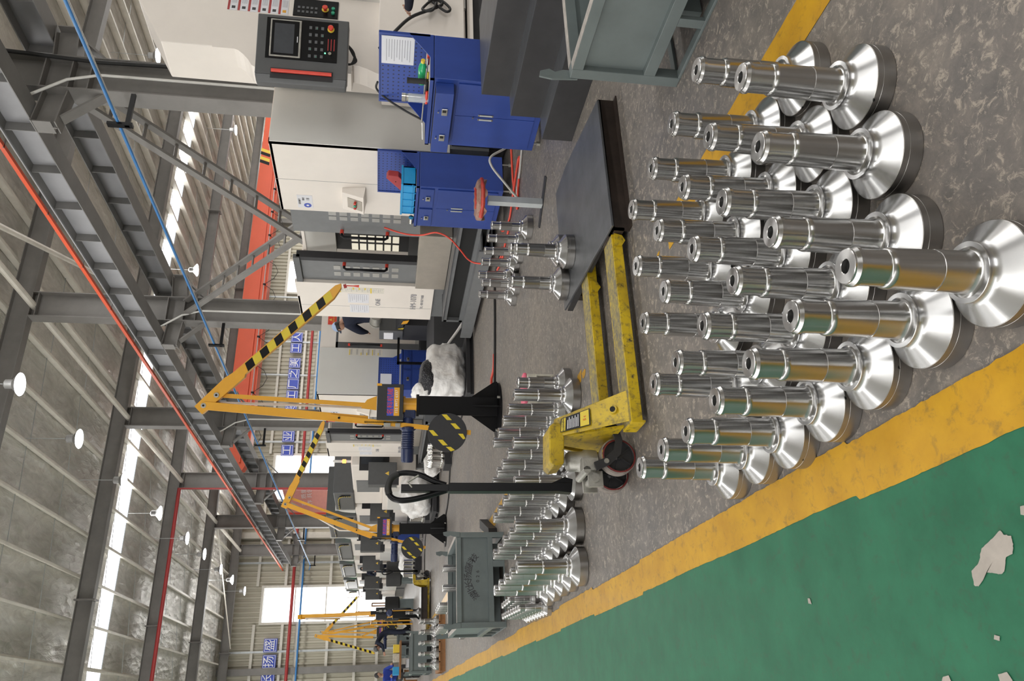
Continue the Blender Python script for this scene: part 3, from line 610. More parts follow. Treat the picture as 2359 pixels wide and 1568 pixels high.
# ---------------------------------------------------------------- pallet trucks
def pallet_truck():
    t = thing('pallet_truck', 'worn yellow hand pallet truck with black handle, forks under the steel plate', 'pallet truck', (1.0, 3.55, 0))
    for y0, y1 in ((-.30, -.155), (.19, .335)):
        m = MB(); m.mi = 1; m.box(.165, 1.30, y0 + .012, y1 - .012, .080, .0865); m.mi = 0
        m.box(.165, 1.30, y0, y0 + .012, .033, .0855).box(.165, 1.30, y1 - .012, y1, .033, .0855).box(.155, .167, y0, y1, .02, .0855)
        m.prism([(1.30, y0, .085), (1.36, y0 + .03, .06), (1.36, y1 - .03, .06), (1.30, y1, .085)], (0, 0, -.03))
        f = m.build('fork', [M['yellow'], M['yellowtop']], t, bevel=.002)
        m = MB(); m.prism([(1.10, y0 - .002, .075), (1.17, y0 - .002, .075), (1.16, y0 - .002, .035), (1.13, y0 - .002, .02), (1.10, y0 - .002, .04)], (0, -.012, 0)); m.cyl((1.135, y0 - .016, .045), (1.135, y0 + .01, .045), .012, n=12); m.build('roller_bracket', M['yellow'], f)
        m = MB(); m.cyl((1.2, y0 + .03, .04), (1.2, y1 - .03, .04), .038, n=20); m.build('load_roller', M['rubber'], f, smooth=40)
    # slanted side frames up to the pump head
    for sy, nm in ((-1, 'near'), (1, 'far')):
        y_b = -.27 if sy < 0 else .30; y_t = -.03 if sy < 0 else .09
        m = MB(); m.prism([(.175, y_b, .078), (.325, y_b, .085), (.262, y_t, .385), (.165, y_t, .40)], (0, .012, .003)); fr = m.build('side_frame', M['yellow'], t, bevel=.003)
        if sy < 0:
            def on(u, v, off=.005):   # u across 0..1, v up 0..1 on the slanted plate
                a = Vector((.175, y_b, .078)).lerp(Vector((.325, y_b, .085)), u); b_ = Vector((.165, y_t, .40)).lerp(Vector((.262, y_t, .385)), u); return a.lerp(b_, v) + Vector((0, -off, off * .8))
            m = MB(); m.quad(on(.16, .50), on(.84, .50), on(.84, .90), on(.16, .90)); tag(m.build('warning_label', M['black'], fr), 'black and yellow label')
            m = MB(); m.quad(on(.19, .515, .006), on(.81, .515, .006), on(.81, .63, .006), on(.19, .63, .006)); m.build('label_field', M['yellow_stripe'], fr); m = MB(); m.quad(on(.19, .83, .006), on(.81, .83, .006), on(.81, .885, .006), on(.19, .885, .006)); m.build('label_field', M['yellow_stripe'], fr)
            m = MB()
            for k in range(8):
                v = .655 + k * .02; m.quad(on(.24, v, .006), on(.66 if k % 2 else .76, v, .006), on(.66 if k % 2 else .76, v + .009, .006), on(.24, v + .009, .006))
            m.build('label_text', M['paper'], fr)
            rt = (on(1, .85) - on(0, .85)); up = (on(.5, 1) - on(.5, 0)); text('label_word', 'WARNING', M['ink'], fr, on(.5, .857, .008), rt, up, .016, .0003)
            text('label_word', '5 t', M['redlabel'], fr, on(.5, .57, .008), rt, up, .022, .0003)
            m = MB(); c = on(.5, .20, .004); nn = Vector((0, -.78, .62)).normalized(); m.cyl(c - nn * .005, c + nn * .007, .021, n=24); m.build('pivot_boss', M['yellow'], fr, smooth=40)
            m = MB(); m.cyl(c, c + nn * .009, .0135, n=20); m.build('pivot_hole', M['bore'], fr)
    m = MB(); m.prism([(.03, -.07, .385), (.23, -.05, .345), (.23, .06, .345), (.23, .06, .40), (.20, -.02, .425), (.03, -.03, .42)][:0] or [(.03, -.06, .36), (.225, -.06, .345), (.235, -.06, .395), (.215, -.06, .42), (.04, -.06, .43), (.02, -.06, .41)], (0, .17, 0)); m.build('top_cap', M['yellow'], t, bevel=.006)
    m = MB(); m.prism([(.17, -.19, .09), (.17, .22, .09), (.17, .09, .36), (.17, -.04, .36)], (.01, 0, 0)); m.build('rear_plate', M['yellow'], t)
    p = MB(); p.lathe([(0, .18), (.055, .18), (.058, .2), (.058, .24), (.05, .25), (.05, .315), (.038, .33), (.02, .335), (.02, .36), (0, .36)], 28, (.065, .03, 0)); p.box(.0, .06, -.06, .0, .19, .27).box(.02, .1, .06, .11, .16, .25)
    pu = p.build('pump', M['alu'], t, smooth=40, bevel=.002)
    m = MB(); m.cyl((.0, -.06, .25), (.0, .11, .25), .018, n=14); m.cyl((-.035, -.05, .21), (-.035, .10, .21), .022, n=14); m.box(-.075, .0, -.035, -.015, .17, .24).box(-.075, .0, .075, .095, .17, .24); m.build('pump_yoke', M['alu'], pu, smooth=40)
    for y in (-.085, .115):
        m = MB(); pts = [(.215, .135), (.19, .10), (.14, .085), (.09, .10), (.05, .15), (.03, .20), (-.01, .19), (.02, .12), (.07, .065), (.14, .05), (.21, .065), (.245, .11)]
        m.prism([(a, y, b_ + .02) for a, b_ in pts], (0, .012, 0)); m.build('lift_link', M['black_matt'], t)
        m = MB(); m.cyl((.035, y - .006, .16), (.035, y + .016, .16), .012, n=14); m.build('link_pin', M['alu'], t, smooth=40)
    m = MB(); m.cyl((.065, -.06, .085), (.04, .14, .085), .012, n=10); m.build('axle', M['black_matt'], t)
    for (cx, cy) in ((.07, -.055), (.02, .085)):
        m = MB(); m.mi = 0; m.lathe([(.082, 0), (.089, .005), (.089, .047), (.080, .052)], 48, (cx, cy, .0895), 'y'); m.mi = 1; m.lathe([(.075, -.001), (.079, -.001), (.0825, .001)], 48, (cx, cy, .0855), 'y'); m.mi = 2; m.lathe([(0, .012), (.012, .004), (.02, .012), (.073, .014), (.075, -.001)], 40, (cx, cy, .0895), 'y')
        for k in range(5):
            a = k * 1.2566 + .3; m.bar((cx, cy + .010, .0855), (cx + .067 * math.cos(a), cy + .010, .0855 + .067 * math.sin(a)), .006, .006, (0, 1, 0))
        m.build('steer_wheel', [M['pu'], M['wheelred'], M['black_matt']], t, smooth=40)
    h = MB(); x0, x1 = -.055, -.055
    h.box(-.080, -.040, .030, .085, .31, .90).prism([(-.085, .035, .31), (-.02, .035, .30), (-.01, .035, .34), (-.045, .035, .42), (-.075, .035, .44)], (0, .05, 0)).box(-.078, -.045, .04, .08, .88, 1.12)
    hd = h.build('handle', M['black'], t, bevel=.002)
    pts = [(-.06, .06, .90)]
    L = [(-.045, .91), (-.025, .97), (.003, 1.03), (.014, 1.09), (.010, 1.135), (-.008, 1.163), (-.034, 1.176), (-.062, 1.180), (-.088, 1.174), (-.108, 1.155), (-.117, 1.12), (-.113, 1.07), (-.10, 1.01), (-.085, .96), (-.07, .91)]
    def cr(P, n=5):
        out = []
        for i in range(len(P) - 1):
            a, b_, c, d = P[max(i - 1, 0)], P[i], P[i + 1], P[min(i + 2, len(P) - 1)]
            for k in range(n):
                s = k / n; out.append(tuple(.5 * (2 * b_[j] + (c[j] - a[j]) * s + (2 * a[j] - 5 * b_[j] + 4 * c[j] - d[j]) * s * s + (3 * b_[j] - a[j] - 3 * c[j] + d[j]) * s ** 3) for j in range(len(a))))
        out.append(P[-1]); return out
    globals()['cr'] = cr
    m = MB(); m.tube([(a, .06, b_) for a, b_ in cr(L)], .0135, 12); m.build('handle_loop', M['black'], hd, smooth=60)
    m = MB(); m.tube([(a, .06, b_) for a, b_ in cr(L[4:9], 6)], .0165, 12); tag(m.build('grip_sleeve', M['rubber'], hd, smooth=60), 'ribbed rubber grip')
    m = MB(); m.tube([(-.06, .045, 1.07), (-.035, .04, 1.09), (-.005, .035, 1.04)], [.006, .006, .005], 8); tag(m.build('release_lever', M['alu'], hd, smooth=60), 'grey release lever')
    return t
pt = pallet_truck()
c = copy_tree(pt); c.location = (3.05, 19.95, 0); c.rotation_euler = (0, 0, math.pi); c['label'] = 'far yellow pallet truck beneath a rusty steel frame'; c['group'] = 'pallet trucks'; pt['group'] = 'pallet trucks'
t = thing('channel_rack', 'rusty brown channel frame carried on the far pallet truck', 'frame', (2.3, 19.9, 0))
B('channel', M['rust'], t, (-.38, .38, -.36, -.28, .09, .22)); B('channel', M['rust'], t, (-.38, .38, .28, .36, .09, .22)); B('deck', M['step'], t, (-.38, .38, -.4, .4, .22, .235))
put(P_FIN, 2.12, 19.75, .236, 'single spindle on the far rusty frame', 'spindle on the far frame')
# ---------------------------------------------------------------- steel bins
def bin_(x, y, label, txt=False, W=.9, D=1.07):
    t = thing('steel_bin', label, 'bin', (x, y, 0), group='grey green steel bins')
    f = .052
    for px, py in ((0, 0), (W - f, 0), (0, D - f), (W - f, D - f)):
        B('corner_post', M['binpaint'], t, (px, px + f, py, py + f, 0, .475), bevel=.003)
        a = 1 if px == 0 else -1; m = MB(); yy = py if py == 0 else D - .008
        X = px + (0 if a > 0 else f)
        P = [(X + a * .0, .44), (X + a * .045, .44), (X + a * .045, .50), (X + a * .03, .535), (X + a * .045, .56), (X + a * .03, .60), (X + a * 0, .605), (X - a * .01, .55)]
        yl = -.008 if py == 0 else D
        m.prism([(q, yl, z) for q, z in P], (0, .008, 0)); m.cyl((X + a * .016, yl - .0008, .57), (X + a * .016, yl + .0088, .57), .013, n=14); m.build('lifting_lug', M['binpaint'], t)
    for z0, z1, mm in ((.428, .475, 1), (.115, .165, 0), (.0, .012, 0)):
        for b_ in ((f, W - f, 0, f * .8), (f, W - f, D - f * .8, D), (0, f * .8, f, D - f), (W - f * .8, W, f, D - f)):
            B('rail', M['binpaint'], t, (*b_, z0, z1), bevel=.002)
            if mm: B('worn_edge', M['worn_edge'], t, (b_[0], b_[1], b_[2], b_[3], z1, z1 + .0012))
    for b_ in ((f, W - f, .028, .031), (f, W - f, D - .031, D - .028), (.028, .031, f, D - f), (W - .031, W - .028, f, D - f)): B('side_panel', M['binpaint'], t, (*b_, .165, .43))
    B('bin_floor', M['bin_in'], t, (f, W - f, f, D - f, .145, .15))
    for k in range(2): B('fork_runner', M['binpaint'], t, (.06, W - .06, D * (.3 + .4 * k) - .03, D * (.3 + .4 * k) + .03, .012, .115))
    for k in range(2): B('skid_web', M['binpaint'], t, (0, .02, D * (.38 + .3 * k) - .02, D * (.38 + .3 * k) + .02, .012, .115)); B('skid_web', M['binpaint'], t, (W * (.36 + .3 * k) - .03, W * (.36 + .3 * k) + .03, 0, .03, .012, .115))
    if txt:
        c = (W / 2, -.0, .19); n = 7
        for k, ch in enumerate('湖北长扬盛科技'):
            a = R_(152 - k * 20.5); r = .20; ox = math.cos(a) * r; oz = math.sin(a) * r * .62
            tilt = (a - math.pi / 2) * .62
            text('stencil_letter', ch, M['ink'], t, (W * .53 + ox, .026, .235 + oz), (math.cos(tilt), 0, math.sin(tilt)), (-math.sin(tilt), 0, math.cos(tilt)), .082, .0008)
        for k, ch in enumerate('026'): text('stencil_number', ch, M['ink'], t, (W * .48 + k * .045, .026, .265), (1, 0, 0), (0, 0, 1), .045, .0008)
    return t
bin_(.685, 7.784, 'grey-green steel bin stencilled with writing, behind the tall spindles', True)
bin_(2.398, 1.36, 'grey-green steel bin cut by the frame edge, beside the dark steps')
bin_(.75, 19.1, 'far grey-green steel bin before the seated worker')
bin_(1.95, 33.4, 'farthest dark bin beside the bending worker')
t = thing('scrap_offcut', 'small dark channel offcut lying on the floor beside the lettered bin', 'offcut', (1.60, 8.6, 0))
m = MB(); m.prism([(1.62, 8.2, 0), (1.72, 8.25, 0), (1.98, 9.0, 0), (1.88, 9.0, 0)], (0, 0, .09)); m.build('channel', M['black_matt'], t, world=True)
m = MB(); m.prism([(1.615, 8.2, .01), (1.61, 8.2, .08), (1.87, 9.0, .08), (1.875, 9.0, .01)], (-.006, 0, 0)); m.build('painted_flange', M['binpaint'], t, world=True)
# ---------------------------------------------------------------- dark sheet-metal steps
t = thing('platform_steps', 'dark sheet-steel three-tier steps beside the grey-green bin', 'steps', (3.485, 4.11, 0))
for k, (x0, x1, z0, z1) in enumerate(((3.485, 3.68, 0, .207), (3.67, 3.85, 0, .415), (3.84, 4.55, 0, .612))):
    B('tier', M['step'], t, (x0 - 3.485, x1 - 3.485, -2.2, 0, z0, z1))
    B('tread', M['step_top'], t, (x0 - 3.485 - .001, x1 - 3.485 + .002, -2.2, 0.001, z1, z1 + .003))
# ---------------------------------------------------------------- stool
t = thing('work_stool', 'low stool with torn brown and red seat on a square steel post', 'stool', (3.66, 5.09, 0))
m = MB(); m.prism([(-.19, -.04, 0), (-.185, .06, 0), (.20, -.16, 0), (.16, -.22, 0)][:0] or [(-.13, .16, 0), (-.09, .20, 0), (.16, -.15, 0), (.11, -.20, 0)], (0, 0, .010)); m.build('foot_plate', M['black_matt'], t)
B('post', M['girt'], t, (-.028, .028, -.028, .028, .01, .45))
m = MB(); Pp = []
for k in range(30):
    a = 2 * math.pi * k / 30; r = .15 + .03 * noise.noise(Vector((math.cos(a) * 2, math.sin(a) * 2, 1))); Pp.append((r * math.cos(a) * 1.1, r * math.sin(a)))
m.add([(0, 0, .545)] + [(x * .8, y * .8, .548 + .004 * math.sin(9 * i)) for i, (x, y) in enumerate(Pp)] + [(x, y, .53 + .01 * math.sin(i * 1.7)) for i, (x, y) in enumerate(Pp)] + [(x * 1.0, y * 1.0, .485 + .02 * math.sin(i * 1.3 + 2)) for i, (x, y) in enumerate(Pp)] + [(0, 0, .50)],
      [(0, i + 1, (i + 1) % 30 + 1) for i in range(30)] + [(1 + i, 31 + i, 31 + (i + 1) % 30, 1 + (i + 1) % 30) for i in range(30)] + [(31 + i, 61 + i, 61 + (i + 1) % 30, 31 + (i + 1) % 30) for i in range(30)] + [(91, 61 + (i + 1) % 30, 61 + i) for i in range(30)])
m.build('seat', M['seat'], t, smooth=60)
m = MB()
m.tube([(-.165, .0, .51), (-.12, -.12, .505), (.0, -.155, .505), (.12, -.11, .51)], .017, 8); m.build('tape_wrap', M['seatred'], t, smooth=60)
m = MB(); m.tube([(-.1, -.02, .548), (.05, -.06, .552), (.13, .03, .545)], .012, 6); m.build('tape_wrap', M['seatred'], t, smooth=60)
# ---------------------------------------------------------------- can
t = thing('jerrycan', 'dirty white plastic can with a pink top strip behind the collared spindle', 'can', (1.98, 4.98, 0))
m = MB(); m.box(-.09, .13, -.04, .10, 0, .245); m.build('can_body', M['canwhite'], t, bevel=.02)
m = MB(); m.box(-.092, .132, -.042, .102, .235, .262); m.build('pink_top', M['pink'], t, bevel=.01)
for x in (-.04, .08): B('hand_recess', M['rust'], t, (x - .022, x + .022, -.0425, -.036, .07, .16)); m = MB(); m.tube([(x - .03, -.045, .06), (x - .03, -.045, .17), (x + .03, -.045, .17), (x + .03, -.045, .06)], .006, 6, True); m.build('recess_edge', M['canwhite'], t)
# ---------------------------------------------------------------- machining centres with the long side to the aisle
def sq_grid(name, par, x, ys, zs, sy, sz, m, t=.004):
    for yy in ys:
        for zz in zs: B(name, m, par, (x - t, x, yy - sy / 2, yy + sy / 2, zz - sz / 2, zz + sz / 2))
def centre(x, y, label):
    t = thing('machining_center', label, 'machine', (x, y, 0), group='white machining centers')
    Lh = 3.9; D = 2.4
    B('base', M['mgrey'], t, (.06, D, .0, Lh, .2, .62), (.25, D, .2, Lh - .2, 0, .2))
    # aisle side
    B('side_panel', M['white_m'], t, (0, .05, 0, 1.2, .62, 2.47)); B('side_panel', M['white_m'], t, (0, .05, 2.9, Lh, .59, 2.47)); B('roof_panel', M['white_m'], t, (0, .9, .04, 1.2, 2.44, 2.465), (0, .9, 3.3, Lh, 2.44, 2.465))
    B('seam', M['mgrey'], t, (-.001, 0, .62, .624, .63, 2.46)); B('seam', M['mgrey'], t, (-.001, 0, 3.55, 3.554, .6, 2.46))
    B('rear_body', M['white_m'], t, (.9, D, 1.9, Lh, .62, 2.40), (1.9, D, .02, 1.9, .62, 2.47))
    B('front_corner', M['white_m'], t, (0, .95, 0, .04, .62, 2.47), (.95, D, 0, .04, 2.18, 2.47))
    # door opening 1.2..2.9
    B('door_leaf', M['mgrey'], t, (.05, .09, 1.2, 1.72, .85, 2.38)); B('door_leaf', M['mgrey'], t, (.05, .09, 2.36, 2.9, .85, 2.38))
    B('door_frame', M['black_matt'], t, (.02, .12, 2.28, 2.36, .8, 2.4)); B('door_frame', M['dgrey'], t, (.0, .06, 2.28, 2.9, 2.36, 2.44))
    dw = mat('door_window_' + str(int(y)), (.34, .33, .31), .3, var=.1) if 'dw' not in M else M['dw']; M['dw'] = dw
    zs = [1.90 - .127 * k for k in range(7)]
    sq_grid('window_square', t, .05, (1.30, 1.40), zs, .075, .088, dw); sq_grid('window_square', t, .05, (2.56, 2.72), zs, .10, .088, dw)
    for yy in (1.66, 2.43):
        m = MB(); m.tube([(.05, yy, 1.80), (-.03, yy, 1.80), (-.05, yy, 1.77), (-.05, yy, 1.28), (-.03, yy, 1.25), (.05, yy, 1.25)], .018, 10); h = m.build('door_handle', M['black'], t, smooth=60)
        for z in (1.80, 1.25): m = MB(); m.tube([(.05, yy, z), (.0, yy, z)], .0225, 12); m.build('orange_cuff', M['redlabel'], h, smooth=60)
    # interior seen through the opening
    B('interior_wall', M['black_matt'], t, (.86, .898, 2.1, 3.4, .62, 1.98)); B('interior_column', M['grey_side'], t, (.78, .898, 2.1, 3.4, 1.98, 2.40)); B('interior_rail', M['white_m'], t, (.76, .80, 2.1, 3.4, 2.40, 2.44))
    B('interior_table', M['black_matt'], t, (.2, .86, 1.2, 3.3, .5, .80)); B('machine_bed_edge', M['dgrey'], t, (.80, .86, 2.1, 3.4, .8, .95))
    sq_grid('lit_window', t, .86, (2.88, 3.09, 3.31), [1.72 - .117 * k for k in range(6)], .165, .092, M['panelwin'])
    B('rear_frame', M['mgrey'], t, (.9, 1.0, 1.2, 2.9, 2.40, 2.46))
    B('sill', M['sill'], t, (-.10, .05, 1.46, 2.78, .46, .86), bevel=.004)
    # chip tray
    tr = MB()
    for a, z in ((0, .18), (.0, .40)): tr.box(-.35, -.31, .55, 3.25, z, z + .045)
    tr.box(-.35, .1, 3.20, 3.25, .10, .46).box(-.35, .1, .55, .60, .10, .46).box(-.36, .1, .55, 3.25, .09, .11)
    c = tr.build('chip_tray', M['mgrey'], t)
    B('tray_lip', M['step_top'], t, (-.36, .02, .58, 3.22, .44, .455)); B('tray_shade', M['bore'], t, (-.30, .05, .6, 3.2, .115, .44)); B('tray_shelf', M['mgrey'], t, (-.55, -.2, 1.0, 3.3, .16, .18), (-.57, -.55, 1.0, 3.3, .05, .2), (-.55, -.2, 3.26, 3.3, .05, .18), (-.55, -.2, 1.0, 3.3, .04, .055))  # black block inside the tray stands for the shade there
    # front (facing down the hall)
    B('front_panel', M['grey_side'], t, (0.0, .94, -.012, 0, .62, 2.46)); B('front_base', M['black_matt'], t, (.1, D, -.3, 0, .05, .6), (.9, D, -.25, -.02, .30, .62))
    B('front_frame', M['dgrey'], t, (.94, 1.06, -.015, 0.0, .62, 2.18), (.94, D, -.015, 0, 2.14, 2.18)); B('front_sill', M['sill'], t, (.94, D, -.02, 0, .32, .62))
    B('front_door', M['dgrey'], t, (1.7, D, -.012, 0, .62, 2.14))
    m = MB(); m.tube([(1.0, -.015, 1.92), (1.0, -.06, 1.90), (1.0, -.06, 1.36), (1.0, -.015, 1.34)], .014, 8); h = m.build('door_handle', M['black'], t, smooth=60)
    for z in (1.93, 1.33): B('orange_cuff', M['redlabel'], h, (.98, 1.02, -.05, -.02, z - .02, z + .02))
    def labels(x0, x1, z0, z1, yy, n=6, xs=False):
        lb = B('warning_labels', M['label'], t, (x0, x1, yy - .0015, yy, z0, z1))
        for k in range(n):
            zz = z1 - (k + .5) * (z1 - z0) / n
            if k in (0, 2, 3, 4, 5): B('yellow_band', M['labely'], lb, (x0 + .005, x0 + (.12 if k in (0, 4) else .06), yy - .0025, yy - .0015, zz + .02, zz + .035))
            B('print_lines', M['inkgrey'], lb, *[(x0 + .015, x1 - .015 - .01 * (j % 2), yy - .0025, yy - .0015, zz - .02 + j * .009, zz - .017 + j * .009) for j in range(4)])
    labels(.79, .94, 1.30, 1.94, -.013)
    B('red_notice', M['redlabel'], t, (1.42, 1.62, -.0165, -.015, 2.19, 2.35))
    text('notice_print', '注意安全', M['gold'], t, (1.52, -.018, 2.24), (1, 0, 0), (0, 0, 1), .045); m = MB(); m.prism([(1.49, -.018, 2.28), (1.55, -.018, 2.28), (1.52, -.018, 2.335)], (0, .001, 0)); m.build('notice_triangle', M['gold'], t)
    # labels on the aisle side panel left of the doors
    def sidelab(y0, y1, z0, z1, mm, nm, rows=0):
        o = B(nm, M[mm], t, (-.003, 0, y0, y1, z0, z1))
        for j in range(rows): B('print_line', M['inkgrey'], o, (-.0038, -.003, y0 + .02, y1 - .03 - .03 * (j % 3), z1 - .02 - (j + .4) * (z1 - z0 - .03) / rows, z1 - .02 - (j + .4) * (z1 - z0 - .03) / rows + .004))
        return o
    lb = sidelab(3.0, 3.14, 1.28, 1.90, 'label', 'warning_labels', 24)
    for k, z in enumerate((1.88, 1.70, 1.62, 1.54, 1.46)): B('yellow_band', M['labely'], lb, (-.0045, -.003, 3.0, 3.14 if k in (0, 4) else 3.05, z - .012, z + .008))
    sidelab(3.18, 3.44, 1.49, 1.78, 'paper', 'paper_sheet', 9); sidelab(3.50, 3.74, 1.49, 1.76, 'paper', 'paper_sheet', 8)
    text('maker_print', 'ONE', M['inkgrey'], t, (-.004, 3.40, 1.36), (0, -1, 0), (0, 0, 1), .10); text('model_print', 'HM-1078', M['inkgrey'], t, (-.004, 3.35, .86), (0, -1, 0), (0, 0, 1), .12)
    text('phone_print', 'TEL: 400 027 9488', M['inkgrey'], t, (-.004, 3.35, .74), (0, -1, 0), (0, 0, 1), .055)
    # number plate and button box on the near panel
    p = sidelab(.90, 1.14, 2.10, 2.27, 'paper', 'number_plate'); text('plate_print', '18', M['ink'], p, (-.004, .97, 2.15), (0, -1, 0), (0, 0, 1), .05); text('plate_print', '设备编号', M['ink'], p, (-.004, 1.02, 2.245), (0, -1, 0), (0, 0, 1), .028); text('plate_print', '数控', M['ink'], p, (-.004, .97, 2.20), (0, -1, 0), (0, 0, 1), .028)
    m = MB(); m.cyl((-.0045, 1.09, 2.16), (-.003, 1.09, 2.16), .042, n=28); m.build('round_emblem', M['sign'], p); m = MB(); m.cyl((-.0055, 1.09, 2.16), (-.0045, 1.09, 2.16), .015, n=20); m.build('emblem_centre', M['paper'], p)
    m = MB(); m.prism([(0, .68, 1.50), (-.14, .70, 1.52), (-.06, .72, 1.76), (0, .72, 1.76)], (0, .32, 0)); bb = m.build('button_box', M['white_m'], t, bevel=.004)
    m = MB(); m.prism([(-.137, .78, 1.54), (-.083, .78, 1.70), (-.083, .96, 1.70), (-.137, .96, 1.54)], (-.003, 0, .001)); m.build('button_plate', M['sill'], bb)
    for k, mm in enumerate(('red', 'greenbtn', 'red')): m = MB(); m.cyl((-.11, .82 + k * .045, 1.61), (-.145, .82 + k * .045, 1.62), .015, n=14); m.build('push_button', M[mm], bb, smooth=40)
    return t
mc = centre(5.3, 6.58, 'white machining center behind the two blue cabinets, doors open')
m3 = centre(5.32, 13.69, 'second white machining center with a worker leaning into its front')
# chip conveyor and its drive in front of the second one
t = thing('chip_conveyor', 'black chip conveyor with grey motor between the machining centers', 'conveyor', (5.9, 12.6, 0))
m = MB(); m.prism([(6.0, 12.1, .1), (6.0, 12.7, .1), (6.0, 12.7, .95), (6.0, 12.1, .95)], (.4, 0, 0)); m.prism([(6.0, 11.0, .62), (6.0, 12.4, 1.0), (6.0, 12.4, 1.12), (6.0, 11.0, .74)], (.45, 0, 0)); m.build('conveyor_body', M['black_matt'], t, world=True)
m = MB(); m.box(5.95, 6.45, 12.25, 12.6, .95, 1.36); m.build('head_box', M['dgrey'], t, world=True, bevel=.01)
m = MB(); m.cyl((6.15, 12.05, 1.42), (6.15, 12.3, 1.42), .10, n=24); m.cyl((6.15, 12.3, 1.42), (6.15, 12.34, 1.42), .115, n=24); m.build('drive_motor', M['alu'], t, world=True, smooth=40)
m = MB(); m.box(5.935, 5.95, 12.3, 12.55, 1.12, 1.28); m.build('type_plate', M['paper'], t, world=True)
for k in range(4): m = MB(); m.prism([(5.99, 11.3 + k * .3, .70 + k * .08), (5.99, 11.42 + k * .3, .73 + k * .08), (5.99, 11.46 + k * .3, .83 + k * .08), (5.99, 11.34 + k * .3, .80 + k * .08)], (.004, 0, 0)); m.build('hazard_stripe', M['labely' if k % 2 else 'yellow_crane'], t, world=True)
B('lever_post', M['black'], t, (-.45, .1, -.1, -.06, 1.0, 1.04), (-.45, -.41, -.1, -.06, .55, 1.04))
m = MB(); m.prism([(5.0, 10.75, 0), (5.0, 11.95, 0), (5.0, 11.95, .56), (5.0, 10.95, .50)], (.9, 0, 0)); tag(m.build('coolant_tank', M['black_matt']), 'black coolant tank before the second machining center', 'tank')
# control console and its cream housing at the front of the first machine
t = thing('control_console', 'cream machine housing with dark operator console, screen and red handle', 'console', (6.0, 6.2, .45))
m = MB(); m.prism([(-.02, -.15, .9), (1.6, -.15, .9), (1.6, -.15, 3.62), (.52, -.15, 3.31), (-.004, -.15, 3.03)], (0, .48, 0)); m.build('housing', M['white_m'], t, bevel=.01); B('lower_housing', M['white_m'], t, (-.16, 1.6, -.15, .33, .04, .9), bevel=.01)
B('housing_rib', M['grey_side'], t, (.80, 1.6, -.19, -.15, .04, 3.3)); B('lower_ledge', M['white_m'], t, (.33, 1.6, -.23, -.15, .06, .95), bevel=.01); B('dark_plinth', M['black_matt'], t, (.3, 1.6, -.1, .33, -.42, .02)); B('kick_strip', M['white_m'], t, (.28, 1.6, -.17, -.1, -.04, .02))
for P in ([(-.02, 2.55), (-.02, 2.34), (-.035, 2.30), (-.08, 2.25), (-.14, 2.20), (-.21, 2.16), (-.24, 2.11), (-.24, 1.7), (.2, 1.7), (.2, 2.55)], [(-.22, 1.7), (-.22, 1.20), (-.10, 1.19), (-.11, 1.12), (-.14, 1.04), (-.18, .96), (-.20, .90), (-.20, .86), (.2, .86), (.2, 1.7)]):
    m = MB()
    for q in range(len(P) - 3): pass
    m.prism([(a, -.152, z) for a, z in P], (0, .25, 0)); m.build('curved_flare', M['white_m'], t)
R15 = R_(-15); con = bpy.data.objects.new('console_head', None); COL.objects.link(con); con.parent = t; con.location = (5.45 - 6.0, 5.75 - 6.2, 1.665 - .45); con.rotation_euler = (0, 0, R15)

def CB(name, mm, x0, x1, z0, z1, y0, y1, bevel=0, par=None):
    m = MB(); m.box(x0, x1, y0, y1, z0, z1)
    o = m.build(name, M[mm], t, bevel=bevel)
    mt = Matrix.Translation(con.location) @ Matrix.Rotation(R15, 4, 'Z'); o.data.transform(mt); return o
body = MB(); body.box(-.03, .58, 0, .14, 0, .84); body.prism([(-.03, 0, 0), (-.09, .05, .01), (-.09, .05, .83), (-.03, 0, .84)], (0, .09, 0))
hd = body.build('console_body', M['dgrey'], t, bevel=.008); hd.data.transform(Matrix.Translation(con.location) @ Matrix.Rotation(R15, 4, 'Z'))
CB('handle_recess', 'black_matt', -.07, .035, .13, .70, -.004, .0)
m = MB(); m.cyl((.0, -.018, .14), (.0, -.018, .69), .017, n=16); o = m.build('red_grab_bar', M['redlabel'], t, smooth=40); o.data.transform(Matrix.Translation(con.location) @ Matrix.Rotation(R15, 4, 'Z'))
CB('key_panel', 'black', .13, .545, .10, .755, -.006, 0)
CB('screen_bezel', 'alu', .145, .53, .435, .72, -.016, -.006, .006)
CB('screen_border', 'black', .16, .515, .455, .705, -.018, -.016)
CB('screen', 'screen', .18, .485, .50, .68, -.0185, -.018)
CB('screen_logo', 'paper', .30, .36, .465, .472, -.0187, -.018)
for r in range(3):
    for c_ in range(5):
        CB('key', 'key', .165 + c_ * .073, .195 + c_ * .073, .34 - r * .055, .365 - r * .055, -.010, -.006)
        if (r * 5 + c_) % 4 == 1: CB('key_light', 'greenbtn', .17 + c_ * .073, .178 + c_ * .073, .343 - r * .055, .351 - r * .055, -.0115, -.010)
for r in range(3): CB('legend_row', 'darkred', .25, .37, .125 + r * .028, .133 + r * .028, -.008, -.006)
m = MB(); m.cyl((.47, -.006, .165), (.47, -.012, .165), .032, n=24); o1 = m.build('stop_ring', M['labely'], t, smooth=40)
m = MB(); m.lathe([(0, -.05), (.02, -.05), (.026, -.045), (.026, -.035), (.016, -.03), (.016, -.012)], 24, (.47, 0, .165), 'y'); o2 = m.build('emergency_stop', M['redlabel'], t, smooth=40)
m = MB(); m.cyl((.21, -.006, .165), (.21, -.03, .165), .015, n=16); o3 = m.build('key_switch', M['chrome'], t, smooth=40)
m = MB(); m.cyl((.22, -.006, .21), (.22, -.012, .21), .006, n=12); o4 = m.build('green_light', M['led'], t)
for o in (o1, o2, o3, o4): o.data.transform(Matrix.Translation(con.location) @ Matrix.Rotation(R15, 4, 'Z'))
bpy.data.objects.remove(con)
